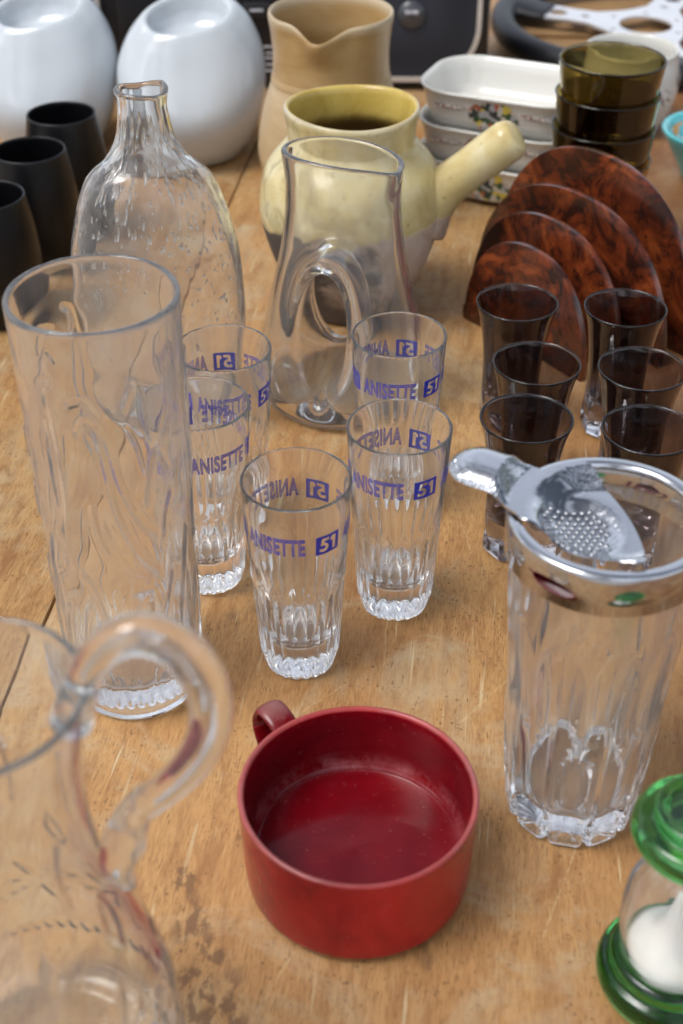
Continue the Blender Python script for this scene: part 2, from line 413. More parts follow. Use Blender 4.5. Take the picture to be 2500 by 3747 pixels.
def mat_pot():
    g = Nodes('yellow_glaze'); v = g.coord(); xs = g.n('SeparateXYZ'); g.l(v, xs.inputs[0])
    f = g.noise(v, 26, 5, .6, .3)
    yel = g.ramp(f, [(.28, (.45, .33, .12)), (.45, (.57, .46, .21)), (.58, (.62, .53, .29)), (.75, (.67, .61, .42))])
    spk = g.ramp(g.noise(v, 170, 5, .65), [(.645, 0.0), (.70, .6)]); yel = g.mix(spk, yel, (.10, .07, .03))
    bare = g.ramp(g.noise(v, 30, 5, .65, .4), [(.3, (.36, .25, .17)), (.5, (.53, .42, .33)), (.72, (.62, .54, .46))])
    # soot: left/front lower flank and foot
    dn = g.n('VectorMath', operation='DOT_PRODUCT'); g.l(v, dn.inputs[0]); dn.inputs[1].default_value = (-.85, -.5, 0)
    so_ = g.math('ADD', g.math('MULTIPLY', dn.outputs['Value'], 9), g.math('MULTIPLY', g.noise(v, 28, 5, .6, .3), 2.2))
    so_ = g.ramp(so_, [(1.0 / 2 + .02, 0.0), (.86, 1.0)]) if False else g.ramp(g.math('MULTIPLY', so_, .5), [(.58, 0.0), (.80, .93)])
    bare = g.mix(so_, bare, (.035, .03, .028))
    foot = g.ramp(g.math('ADD', g.math('MULTIPLY', xs.outputs[2], 9), g.math('MULTIPLY', g.noise(v, 40, 4), .4)), [(.34, .9), (.52, 0.0)])
    bare = g.mix(foot, bare, (.06, .05, .045))
    wob = g.math('MULTIPLY', g.noise(g.coord((1, 1, .3)), 14, 3, .5), .034)
    line = g.ramp(g.math('SUBTRACT', xs.outputs[2], wob), [(.0665, 0.0), (.0685, 1.0)])
    gr_ = g.math('MULTIPLY', g.ramp(g.noise(v, 40, 6, .7, .6), [(.45, 0.0), (.65, .9)]), g.ramp(g.math('MULTIPLY', dn.outputs['Value'], 10), [(.1, 0.0), (.7, 1.0)]))
    yel = g.mix(g.math('MULTIPLY', gr_, .75), yel, (.20, .17, .08))
    rimz = g.ramp(g.math('ADD', xs.outputs[2], g.math('MULTIPLY', g.noise(v, 120, 4), .004)), [(.1715, 0.0), (.1735, .8)])
    yel = g.mix(rimz, yel, (.50, .44, .36))
    c = g.mix(line, bare, yel)
    g.l(c, g.b.inputs['Base Color'])
    rg = g.mix(line, (.8, .8, .8), (.22, .22, .22)); g.l(rg, g.b.inputs['Roughness'])
    g.l(g.bump(g.noise(v, 70, 4), .15, .0015), g.b.inputs['Normal']); MATS['yellow_glaze'] = g.m
mat_pot()
def mat_potin():
    g = Nodes('pot_inside'); v = g.coord(); f = g.noise(v, 22, 5, .6, .5)
    xs = g.n('SeparateXYZ'); g.l(v, xs.inputs[0])
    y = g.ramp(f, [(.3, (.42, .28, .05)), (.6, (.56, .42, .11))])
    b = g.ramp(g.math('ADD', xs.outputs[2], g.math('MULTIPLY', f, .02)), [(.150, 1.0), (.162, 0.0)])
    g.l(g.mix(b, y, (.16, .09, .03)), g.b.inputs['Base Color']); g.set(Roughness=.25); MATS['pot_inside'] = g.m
mat_potin()
def mat_tan():
    g = Nodes('tan_glaze'); v = g.coord(); xs = g.n('SeparateXYZ'); g.l(v, xs.inputs[0])
    f = g.noise(g.coord((1, 1, 3)), 16, 5, .6, .4)
    c = g.ramp(f, [(.3, (.33, .20, .075)), (.55, (.43, .29, .13)), (.75, (.50, .38, .22))])
    up = g.ramp(xs.outputs[2], [(.125, 0.0), (.137, 1.0)])
    c = g.mix(up, g.mix(.35, c, (.50, .40, .27)), g.mix(.4, c, (.34, .20, .07)))
    rim = g.ramp(xs.outputs[2], [(.181, 0.0), (.186, .6)]); c = g.mix(rim, c, (.5, .43, .30))
    ring = g.n('TexWave', wave_type='BANDS', bands_direction='Z'); g.l(v, ring.inputs['Vector']); ring.inputs['Scale'].default_value = 90; ring.inputs['Distortion'].default_value = 1.2
    g.l(c, g.b.inputs['Base Color']); g.set(Roughness=.33); g.l(g.bump(ring.outputs['Fac'], .10, .001), g.b.inputs['Normal'])
    MATS['tan_glaze'] = g.m
mat_tan()
def mat_white(name='white_porcelain', col=(.53, .575, .61), rough=.10):
    g = Nodes(name); v = g.coord(); f = g.noise(v, 12, 4)
    g.l(g.ramp(f, [(.3, tuple(c * .97 for c in col)), (.7, col)]), g.b.inputs['Base Color'])
    g.set(Roughness=rough, Coat_Weight=.3); MATS[name] = g.m
mat_white(); mat_white('cream_ceramic', (.66, .65, .60), .16)
def mat_burl():
    g = Nodes('burl_wood'); oi = g.n('ObjectInfo'); ad = g.n('VectorMath', operation='ADD'); sv = g.n('VectorMath', operation='SCALE')
    sv.inputs[0].default_value = (3.1, 1.7, 2.3); g.l(oi.outputs['Random'], sv.inputs['Scale']); g.l(g.coord(), ad.inputs[0]); g.l(sv.outputs[0], ad.inputs[1]); v = ad.outputs[0]
    a = g.noise(v, 21, 7, .66, 1.6); b = g.noise(v, 55, 6, .65, .7)
    c = g.ramp(a, [(.28, (.010, .004, .003)), (.42, (.040, .009, .004)), (.53, (.125, .024, .007)), (.64, (.235, .056, .014)), (.8, (.09, .016, .006))])
    c = g.mix(g.ramp(b, [(.36, .85), (.50, 0.0)]), c, (.012, .005, .004))
    g.l(c, g.b.inputs['Base Color']); g.set(Roughness=.24, Coat_Weight=.3, Coat_Roughness=.08); MATS['burl_wood'] = g.m
mat_burl()
def mat_smoke():
    g = Nodes('smoked_glass'); v = g.coord(); xs = g.n('SeparateXYZ'); g.l(v, xs.inputs[0])
    g.l(g.ramp(xs.outputs[2], [(.010, (.90, .90, .91)), (.022, (.270, .232, .250))]), g.b.inputs['Base Color'])
    g.set(IOR=1.5, Transmission_Weight=1.0); f = g.noise(v, 110, 5, .7)
    g.l(g.ramp(f, [(.55, 0.0), (.9, .1)]), g.b.inputs['Roughness']); MATS['smoked_glass'] = g.m
mat_smoke()
def mat_grille():
    g = Nodes('speaker_mesh'); v = g.coord()
    vo = g.n('TexVoronoi'); vo.inputs['Scale'].default_value = 420; vo.inputs['Randomness'].default_value = 0.0; g.l(v, vo.inputs['Vector'])
    c = g.ramp(vo.outputs['Distance'], [(.25, (.010, .011, .014)), (.5, (.042, .046, .058))])
    g.l(c, g.b.inputs['Base Color']); g.set(Roughness=.6); g.b.inputs['Specular IOR Level'].default_value = .2; MATS['speaker_mesh'] = g.m
mat_grille()
def mat_medallion(name, scale, seed, cols):
    g = Nodes(name); v = g.coord(loc=(seed, seed * 2, seed))
    w_ = g.noise(v, 90, 3); vo = g.n('TexVoronoi'); vo.inputs['Scale'].default_value = scale
    ad = g.n('VectorMath', operation='ADD'); g.l(v, ad.inputs[0])
    nz = g.n('TexNoise'); nz.inputs['Scale'].default_value = 110; g.l(v, nz.inputs['Vector'])
    sv = g.n('VectorMath', operation='SCALE'); g.l(nz.outputs['Color'], sv.inputs[0]); sv.inputs['Scale'].default_value = .012; g.l(sv.outputs[0], ad.inputs[1])
    g.l(ad.outputs[0], vo.inputs['Vector'])
    sp = g.n('SeparateColor'); g.l(vo.outputs['Color'], sp.inputs[0])
    n_ = len(cols); st = [(i / n_, c) for i, c in enumerate(cols)]
    g.l(g.ramp(sp.outputs[0], st, 'CONSTANT'), g.b.inputs['Base Color']); g.set(Roughness=.2); MATS[name] = g.m
mat_medallion('medallion_paint', 190, .3, [(.02, .06, .03), (.55, .5, .42), (.03, .045, .05), (.60, .48, .08), (.5, .49, .45), (.42, .12, .06), (.04, .10, .05), (.35, .36, .38)])
mat_medallion('sprig_paint', 420, 1.3, [(.75, .73, .66), (.12, .12, .15), (.75, .73, .66), (.3, .16, .14), (.78, .76, .68), (.2, .2, .25)])
mat_medallion('bowl_paint', 70, 2.3, [(.10, .48, .52), (.5, .62, .6), (.62, .3, .08), (.03, .12, .22), (.6, .65, .6), (.12, .4, .5)])
M = MATS

# ------------------------------------------------------------------ structure: paving under the stall, table
gm = mesh('ground', [(-60, -60, -.76), (60, -60, -.76), (60, 60, -.76), (-60, 60, -.76)], [(0, 1, 2, 3)], M['paving'], False)
go = obj('ground', gm); go['kind'] = 'structure'
table = thing('table', 'worn brown wooden stall table of two long scratched boards', 'table', (TO[0], TO[1], 0), TA)
obj('board', box('board', 1.10, 2.35, .024, M['table_wood'], .0012, (.5510, 1.275, -.012)), table)
obj('board', box('board', .62, 2.35, .024, M['table_wood'], .0012, (-.3110, 1.275, -.0125)), table)
for x in (-.5, .98):
    for y in (.22, 2.3):
        obj('leg', box('leg', .05, .05, .735, M['table_leg'], .003, (x, y, -.0245 - .3675)), table)

# ------------------------------------------------------------------ fluted aperitif glasses with blue lettering
def anisette_radius(z): return .0222 + (.0305 - .0222) * (np.clip(z, 0, .13) / .13) ** .92
def make_aperitif():
    zs = [0, .0008, .003, .006, .010, .0125, .015]
    out_ = [(0, .0012), (.012, .0010), (.0165, .0004), (.0185, 0.0), (.0203, .0008), (.0212, .003), (.0217, .006)]
    out_ += [(anisette_radius(z), z) for z in (.010, .0125, .015, .02, .026, .032, .038, .044, .050, .056, .060, .0625, .065, .068, .074, .082, .09, .1, .11, .12, .1275)]
    ro = anisette_radius(.13)
    out_ += [(ro - .0001, .1292), (ro - .0005, .13), (ro - .0011, .1301), (ro - .0016, .1294), (ro - .0018, .128)]
    inn = [(anisette_radius(z) - t, z) for z, t in ((.12, .0018), (.105, .0019), (.09, .0021), (.075, .0024), (.066, .0029), (.058, .0036), (.048, .0041), (.038, .0046), (.030, .0056), (.0255, .0075))]
    inn += [(.0132, .0225), (.0095, .0212), (.005, .0207), (0, .0205)]
    prof = np.array(out_ + inn); no = len(out_)
    N = 20
    def fn(x, y, z, th, i):
        if i < no and len(th) > 1:
            zz = z[0]
            amp = .0013 * float(sstep(np.array(zz), .008, .016)) * float(1 - sstep(np.array(zz), .060, .070))
            amp2 = .0007 * float(1 - sstep(np.array(zz), .007, .011)) * float(sstep(np.array(zz), .0004, .003))
            c = np.abs(np.sin(th * N / 2)); r = np.hypot(x, y)
            k = 1 - (amp + amp2) * c / r
            if .067 < zz < .073: k = k + .0004 / r
            x, y = x * k, y * k
        return x, y, z
    return lathe(prof, 240, fn, 'aperitif_glass', M['clear_glass'], 26)
def text_mesh(s, outline, size=1.0, bev=.03, off=0.0):
    cu = bpy.data.curves.new('t', 'FONT'); cu.body = s; cu.size = size; cu.space_character = 1.08; cu.resolution_u = 5
    cu.offset = off
    if outline: cu.fill_mode = 'NONE'; cu.bevel_depth = bev; cu.bevel_resolution = 0
    else: cu.fill_mode = 'BOTH' if False else 'FRONT'
    o = bpy.data.objects.new('t', cu); COL.objects.link(o)
    dg = bpy.context.evaluated_depsgraph_get(); me = o.evaluated_get(dg).to_mesh()
    V = np.array([v.co[:] for v in me.vertices]); F = [tuple(p.vertices) for p in me.polygons]
    o.evaluated_get(dg).to_mesh_clear(); bpy.data.objects.remove(o); bpy.data.curves.remove(cu)
    return V, F
def box_with_digits():
    """rectangle with the two digits cut out, from a filled 2D curve"""
    cu = bpy.data.curves.new('t', 'CURVE'); cu.dimensions = '2D'; cu.fill_mode = 'FRONT'; cu.resolution_u = 1
    def poly(pts):
        s = cu.splines.new('POLY'); s.points.add(len(pts) - 1); s.use_cyclic_u = True
        for p, (x, y) in zip(s.points, pts): p.co = (x, y, 0, 1)
    poly([(0, 0), (1.3, 0), (1.3, 1), (0, 1)])
    arc = lambda cx, cy, rx, ry, a0, a1, n: [(cx + rx * math.cos(R(a0 + (a1 - a0) * k / n)), cy + ry * math.sin(R(a0 + (a1 - a0) * k / n))) for k in range(n + 1)]
    five = [(.30, .86), (.70, .86), (.68, .71), (.43, .71), (.42, .60)] + arc(.42, .37, .27, .235, 88, -95, 12) + arc(.36, .20, .16, .065, -150, -178, 3)
    five = [(.30, .86), (.72, .86), (.70, .71), (.45, .71), (.44, .605)] + arc(.42, .365, .27, .24, 80, -112, 14) + [(.19, .16), (.20, .33)] + arc(.40, .375, .11, .10, -120, 110, 8) + [(.24, .46)]
    poly(five)
    poly([(.90, .86), (1.10, .86), (1.10, .13), (.92, .13), (.92, .64), (.82, .60), (.80, .74)])
    o = bpy.data.objects.new('t', cu); COL.objects.link(o)
    dg = bpy.context.evaluated_depsgraph_get(); me = o.evaluated_get(dg).to_mesh()
    V = np.array([v.co[:] for v in me.vertices]); F = [tuple(p.vertices) for p in me.polygons]
    o.evaluated_get(dg).to_mesh_clear(); bpy.data.objects.remove(o); bpy.data.curves.remove(cu)
    return V, F
def wrap_mesh(name, V, F, th0, z0, depth):
    """V in metres: x along the wall, y up, z proud -> bent round the cone of the glass"""
    bm = bmesh.new(); vs = [bm.verts.new(v) for v in V]
    for f in F:
        try: bm.faces.new([vs[i] for i in f])
        except ValueError: pass
    bmesh.ops.triangulate(bm, faces=bm.faces)
    for _ in range(5):
        es = [e for e in bm.edges if abs(e.verts[0].co.x - e.verts[1].co.x) > .0022]
        if not es: break
        bmesh.ops.subdivide_edges(bm, edges=es, cuts=1)
        bmesh.ops.triangulate(bm, faces=[f for f in bm.faces if len(f.verts) > 3])
    for v in bm.verts:
        x, y, d = v.co; z = z0 + y; r = float(anisette_radius(z)) + .00012 + depth * d
        a = th0 + x / .0288
        v.co = (r * math.cos(a), r * math.sin(a), z)
    me = bpy.data.meshes.new(name); bm.to_mesh(me); bm.free(); me.materials.append(M['blue_print']); return me
AP = make_aperitif()
tV, tF = text_mesh('ANISETTE', True, 1.0, .030, .0)
bV, bF = box_with_digits()
ARC = .0288
tw = tV[:, 0].max() - tV[:, 0].min(); thh = tV[:, 1].max() - tV[:, 1].min()
T = tV.copy(); T[:, 0] = (T[:, 0] - T[:, 0].min()) / tw * (R(70) * ARC); T[:, 1] = (T[:, 1] - T[:, 1].min()) / thh * .0118; T[:, 2] = np.clip(T[:, 2], 0, 1) * .002
B = bV.copy(); bw = R(29) * ARC; B[:, 0] = B[:, 0] / 1.3 * bw; B[:, 1] = B[:, 1] * .0125; B[:, 2] = 0
lettering = [(wrap_mesh('lettering', T, tF, R(120 * k), .0985, 1.0), wrap_mesh('number_box', B, bF, R(120 * k + 82), .0975, 1.0)) for k in range(3)]
AP_LABELS = [
 ((-.0245, .600), -60, 'clear fluted glass with blue lettering standing right behind the red mug'),
 ((.033, .652), -66, 'clear fluted glass with blue lettering close to the chrome strainer handle and dark glasses'),
 ((.0365, .759), -50, 'clear fluted glass with blue lettering standing in front of the pierced glass carafe'),
 ((-.084, .677), -7, 'clear fluted glass with blue lettering half hidden by the tall relief vase, nearer the mug'),
 ((-.074, .742), -32, 'clear fluted glass with blue lettering between the bubbled bottle and the carafe')]
for (x, y), a, lab in AP_LABELS:
    t = thing('aperitif_glass', lab, 'glass', (x, y, .0003), R(-90 + a), 'fluted aperitif glasses with blue print')
    obj('glass_body', AP, t)
    for a_, b_ in lettering: obj('lettering', a_, t); obj('number_box', b_, t)

# ------------------------------------------------------------------ smoked glasses
def make_smoked():
    ou = spl([(.0215, .004), (.0214, .012), (.0212, .022), (.0208, .035), (.0212, .052), (.0228, .070), (.0256, .087), (.0287, .0985)], 5)
    prof = [(0, .0006), (.015, .0004), (.0185, 0), (.0205, .0012)] + [tuple(p) for p in ou]
    no = len(prof)
    prof += [(.0290, .0995), (.0288, .1001), (.0282, .1002), (.0277, .0997)]
    prof += [tuple(p) for p in spl([(.0272, .098), (.0242, .087), (.0214, .070), (.0197, .052), (.0190, .037), (.0180, .030), (.0150, .0262), (.008, .0245), (0, .024)], 4)]
    def fn(x, y, z, th, i):
        if i < no and len(th) > 1 and z[0] < .028:
            f = 1 - float(sstep(np.array(z[0]), .016, .027)); r = np.hypot(x, y)
            n = 8; a = (th + PI / n) % (2 * PI / n) - PI / n
            fac = math.cos(PI / n) / np.cos(a)
            k = 1 + f * (fac * 1.03 - 1); x, y = x * k, y * k
        return x, y, z
    return lathe(prof, 128, fn, 'smoked_glass', M['smoked_glass'])
SM = make_smoked()
for i, ((x, y), lab) in enumerate([
  ((.124, .860), 'smoky brown flared glass by the smallest burl panel, far left of its six'),
  ((.128, .775), 'smoky brown flared glass in the middle of the row nearer the pierced carafe'),
  ((.114, .708), 'smoky brown flared glass right behind the chrome strainer handle'),
  ((.199, .852), 'smoky brown flared glass against the wide burl panels with its clear faceted foot showing'),
  ((.196, .768), 'smoky brown flared glass in the middle of the row further from the carafe'),
  ((.187, .695), 'smoky brown flared glass right behind the chrome ring of the shaker')]):
    tag(obj('smoked_glass', SM, None, (x, y, .0003), R(i * 17)), lab, 'glass', 'smoky brown flared glasses')

# ------------------------------------------------------------------ tall vase with moulded relief
def make_relief_vase():
    ou = spl([(.0372, .004), (.0378, .02), (.0385, .06), (.0395, .12), (.0405, .18), (.0415, .225), (.0420, .247)], 26)
    inn = spl([(.0391, .247), (.0384, .225), (.0374, .18), (.0362, .12), (.0350, .06), (.0338, .030), (.028, .020), (.015, .0178), (0, .0175)], 8)
    prof = [(0, .001), (.02, .0006), (.033, 0), (.036, .0012)] + [tuple(p) for p in ou]; no = len(prof)
    prof += [(.0420, .2488), (.0413, .2500), (.0402, .2502), (.0394, .2492)] + [tuple(p) for p in inn]
    base = [[(-100, .196), (-94, .203), (-87, .197), (-84, .180), (-80, .150), (-68, .122), (-52, .104)],
            [(-86, .199), (-80, .188), (-75, .165), (-64, .142), (-50, .128)],
            [(-97, .150), (-93, .130), (-84, .115), (-70, .105), (-60, .101)], [(-91, .142), (-85, .130), (-75, .124)],
            [(-112, .106), (-104, .098), (-98, .078), (-96, .060)], [(-103, .212), (-92, .214), (-85, .206)],
            [(-56, .150), (-50, .172), (-44, .178), (-36, .165)], [(-45, .125), (-42, .14), (-36, .15)],
            [(-66, .02), (-58, .05), (-46, .082), (-40, .10)], [(-56, .02), (-48, .045), (-38, .068)], [(-72, .03), (-71, .06), (-69, .092)],
            [(-72, .09), (-60, .091)], [(-72, .075), (-60, .074)], [(-60, .091), (-58, .07), (-57, .052)],
            [(-104, .02), (-100, .045), (-92, .055), (-86, .04), (-84, .02)], [(-98, .02), (-94, .035), (-90, .02)],
            [(-118, .02), (-116, .06), (-110, .085)], [(-128, .11), (-124, .14), (-126, .17), (-122, .215), (-116, .222)],
            [(-126, .13), (-120, .15), (-118, .18), (-121, .21)], [(-140, .05), (-132, .08), (-120, .09)],
            [(-30, .03), (-34, .06), (-28, .09), (-20, .12)], [(-24, .02), (-20, .06), (-24, .1)]]
    base += [[(-150 + 9 * k, .013), (-146 + 9 * k, .026 + .006 * (k % 3)), (-142 + 9 * k, .014)] for k in range(14)]
    strokes = base + [[(a + 122, z * (.98)) for a, z in s] for s in base] + [[(a - 121, z * 1.01) for a, z in s] for s in base]
    th = np.linspace(0, 2 * PI, 300, endpoint=False); zz = np.array([p[1] for p in prof[:no]])
    FLD = stroke_field(th[None, :], zz[:, None], strokes, .04, .00085)
    BL = .5 + .5 * np.sin(th[None] * 5 + 2.1 * np.sin(zz[:, None] * 60)) * np.cos(zz[:, None] * 75 + th[None] * 3)
    def fn(x, y, z, th_, i):
        if i < no and len(th_) > 1 and z[0] > .003:
            f = 1 - float(sstep(np.array(z[0]), .222, .235)); r = np.hypot(x, y)
            k = 1 + (FLD[i] * .0012 * f + BL[i] * .0004 * f) / r; x, y = x * k, y * k
        return x, y, z
    return lathe(prof, 300, fn, 'relief_vase', M['clear_glass_old'])
tag(obj('relief_vase', make_relief_vase(), None, (-.119, .583, .0003)), 'tall clear glass vase with moulded relief lines beside the loop handled pitcher', 'vase')

# ------------------------------------------------------------------ bubbled bottle
def make_bottle():
    ou = spl([(.043, 0.002), (.049, .006), (.0545, .03), (.0592, .067), (.0605, .10), (.0575, .142), (.0445, .186), (.0285, .203), (.0202, .217), (.0168, .232), (.0160, .240), (.0172, .2475)], 12)
    inn = spl([(.0128, .2475), (.0122, .240), (.0132, .232), (.0166, .217), (.0248, .203), (.041, .186), (.0545, .142), (.0575, .10), (.056, .067), (.051, .03), (.043, .014), (.02, .0115), (0, .011)], 10)
    prof = [(0, .004), (.025, .003), (.038, 0.0)] + [tuple(p) for p in ou]; no = len(prof)
    prof += [(.0176, .2492), (.0168, .2505), (.0150, .2507), (.0135, .2495)] + [tuple(p) for p in inn]
    flatten = lambda z: .74 + .20 * sstep(z, .19, .225)
    def fn(x, y, z, th, i):
        if len(th) < 2: return x, y, z
        q = flatten(z); wv = 1 + .012 * np.sin(3 * th + z * 40) * sstep(z, .18, .24) + .006 * np.sin(2 * th + 35 * z)
        if i >= no + 4: wv = wv + .02 * np.sin(5 * th + z * 30) * sstep(z, .2, .24)
        z2 = z + sstep(z, .235, .2485) * (.0011 * np.sin(th * 2 + .8) + .0007 * np.sin(th * 3))
        return x * wv, y * q * wv, z2
    me = lathe(prof, 180, fn, 'b', M['bubble_glass'])
    # air bubbles in the wall: closed little cavities, longer towards the neck
    ico = bmesh.new(); bmesh.ops.create_icosphere(ico, subdivisions=2, radius=1)
    iv = np.array([v.co[:] for v in ico.verts]); iF = [tuple(v.index for v in f.verts)[::-1] for f in ico.faces]; ico.free()
    Ro = np.array([(r, z) for r, z in prof[3:no]])
    VV, FF = [], []; n = 0; k = 0
    while k < 620:
        z = RNG.uniform(.035, .228); 
        if z < .12 and RNG.random() < .45: continue
        r = np.interp(z, Ro[:, 1], Ro[:, 0]); a = RNG.uniform(0, 2 * PI)
        up = sstep(np.array(z), .14, .2)
        s = RNG.uniform(.0005, .00115) * (1 if RNG.random() < .8 else 1.3); ln = s * (1.5 + 4.0 * float(up))
        rr = r - .0017; q = float(flatten(np.array(z)))
        c = np.array([rr * math.cos(a), rr * q * math.sin(a), z])
        dr = (np.interp(z + .004, Ro[:, 1], Ro[:, 0]) - np.interp(z - .004, Ro[:, 1], Ro[:, 0])) / .008
        tz = np.array([dr * math.cos(a), dr * q * math.sin(a), 1.]); tz /= np.linalg.norm(tz)
        ta = np.array([-math.sin(a), q * math.cos(a), 0]); ta /= np.linalg.norm(ta); tn = np.cross(ta, tz)
        thin = min(s, .0009)
        VV.append(c + iv[:, :1] * ta * s * .8 + iv[:, 1:2] * tn * thin * .8 + iv[:, 2:] * tz * ln); FF += [tuple(i + n for i in f) for f in iF]; n += len(iv); k += 1
    bmx = mesh('bub', np.concatenate(VV), FF, M['bubble_glass'])
    bm = bmesh.new(); bm.from_mesh(me); bm.from_mesh(bmx)
    me2 = bpy.data.meshes.new('bubbled_bottle'); bm.to_mesh(me2); bm.free(); me2.materials.append(M['bubble_glass'])
    me2.polygons.foreach_set('use_smooth', [True] * len(me2.polygons))
    return me2
tag(obj('bubbled_bottle', make_bottle(), None, (-.129, .865, .0003), R(6)), 'clear hand blown glass bottle full of bubbles with a narrow uneven neck', 'bottle')

# ------------------------------------------------------------------ carafe with a finger hole
def make_carafe():
    Z = np.array([-.02, 0, .012, .03, .055, .085, .115, .145, .165, .180, .20]); RR = np.array([.058, .0612, .0632, .0634, .0600, .0530, .0462, .0420, .0415, .0432, .0455])
    zt = np.linspace(-.02, .2, 221); rt = np.interp(zt, Z, RR); 
    for _ in range(30): rt[1:-1] = (rt[:-2] + 2 * rt[1:-1] + rt[2:]) / 4
    sa = R(-30)
    def outer(P, tun=0.0):
        u, n, z = P[:, 0], P[:, 1], P[:, 2]
        Rz = np.interp(z, zt, rt); q = .90 - .26 * sstep(z, .02, .15)
        ang = np.arctan2(n / q, u); up = sstep(z, .150, .190)
        Rz = Rz + .0065 * up * np.exp(-((ang - sa) / .30) ** 2)
        re = np.sqrt(u * u + (n / q) ** 2) + 1e-9
        g = np.sqrt((u / re) ** 2 + (n / (q * q * re)) ** 2); f = (re - Rz) / g
        f = smax(f, -z, .010)
        tu = u + .009 + .10 * n; tz = z - .066 - .05 * n
        a, b = .0185, .0430
        te = np.sqrt((tu / a) ** 2 + (tz / b) ** 2) + 1e-9
        tg = np.sqrt((tu / a ** 2) ** 2 + (tz / b ** 2) ** 2) / te
        tunnel = (te - 1) / tg
        return smax(f, -tunnel, .016)
    def shell(P):
        P = P * np.array([1, 1, 1 / 1.038]); u, n, z = P[:, 0], P[:, 1], P[:, 2]
        o = outer(P); inner = o + .0044
        inner = smax(inner, .0135 + .15 * (u * u + n * n) / .06 * 0 - z, .006)
        top = z - (.186 - .10 * u * sstep(u, -.06, .05) + .0015)
        body = smax(o, top, .0025)
        return smax(body, -inner, .0022)
    return surface_nets(shell, (-.068, -.062, -.004), (.068, .062, .205), .00135, 'glass_carafe', M['carafe_glass'])
tag(obj('glass_carafe', make_carafe(), None, (.001, .896, .0012), R(-17)), 'clear glass carafe pierced by an oval finger hole, in front of yellow pot', 'carafe')

# ------------------------------------------------------------------ cut crystal shaker with chrome strainer top
def make_shaker():
    ou = spl([(.0335, .004), (.0350, .02), (.0375, .06), (.0405, .11), (.0428, .15), (.0440, .183)], 14)
    inn = spl([(.0402, .183), (.0388, .15), (.0365, .11), (.0335, .06), (.031, .032), (.027, .0225), (.014, .0205), (0, .020)], 6)
    prof = [(0, .0015), (.022, .001), (.029, 0), (.0318, .001)] + [tuple(p) for p in ou]; no = len(prof)
    prof += [(.0436, .1845), (.042, .185), (.0408, .1842)] + [tuple(p) for p in inn]
    n = 10
    def fn(x, y, z, th, i):
        if i < no and len(th) > 1:
            zz = float(z[0]); r = np.hypot(x, y); a = (th + PI / n) % (2 * PI / n) - PI / n
            low = 1 - float(sstep(np.array(zz), .060, .105))
            fac = math.cos(PI / n) / np.cos(a) * 1.04
            groove = .0022 * np.exp(-((np.abs(a) - PI / n) / .035) ** 2) * low
            foot = .0030 * np.exp(-((np.abs(a) - PI / n) / .07) ** 2) * (1 - float(sstep(np.array(zz), .012, .026)))
            k = 1 + low * (fac - 1) * 1.0 - (groove + foot) / r
            # almond shaped cuts between the flutes higher up
            a2 = (th) % (2 * PI / n) - PI / n
            e = (a2 / .29) ** 2 + ((zz - .108) / .036) ** 2
            k = k - .0024 * np.clip(1 - e, 0, 1) / r
            e = (a / .24) ** 2 + ((zz - .050) / .026) ** 2
            k = k - .0014 * np.clip(1 - e, 0, 1) / r
            x, y = x * k, y * k
        return x, y, z
    return lathe(prof, 240, fn, 'shaker_glass', M['cut_crystal'], 40)
sk = thing('cocktail_shaker', 'tall cut crystal mixing glass with a chrome rim and strainer lid', 'mixing glass', (.120, .488, .0003))
obj('crystal_glass', make_shaker(), sk, rz=R(6))
ringp = [(.0446, .1675), (.0449, .1670), (.0456, .1672), (.0460, .180), (.0461, .1872), (.0457, .1884), (.0449, .1889), (.0412, .1889), (.0403, .1884), (.0397, .1872), (.0393, .178), (.0396, .1772), (.0399, .178), (.0402, .1860), (.0440, .1862), (.0446, .1850)]
obj('chrome_ring', lathe(ringp, 128, None, 'chrome_ring', M['chrome'], closed=True), sk)
def strainer_outline():
    L = [(-.0455, .001), (-.040, -.0055), (-.030, -.0115), (-.020, -.0195), (-.010, -.0285), (-.001, -.0345), (.0060, -.0372), (.0095, -.0355),
         (.0115, -.027), (.0118, -.015), (.0100, 0), (.0065, .014), (.0015, .027), (-.004, .0365), (-.010, .0385)]
    arc_ = [(.0398 * math.cos(R(a)), .0398 * math.sin(R(a))) for a in (110, 120, 130)]
    neck = [(-.0290, .0330), (-.0345, .0355), (-.0385, .0375), (-.0430, .0400), (-.049, .0435), (-.056, .0452), (-.0635, .0428), (-.069, .0365), (-.0705, .0290), (-.0685, .0210), (-.0630, .0150), (-.0560, .0110), (-.0500, .0060)]
    return spl(L + arc_ + neck + [L[0]], 4)[:-1]
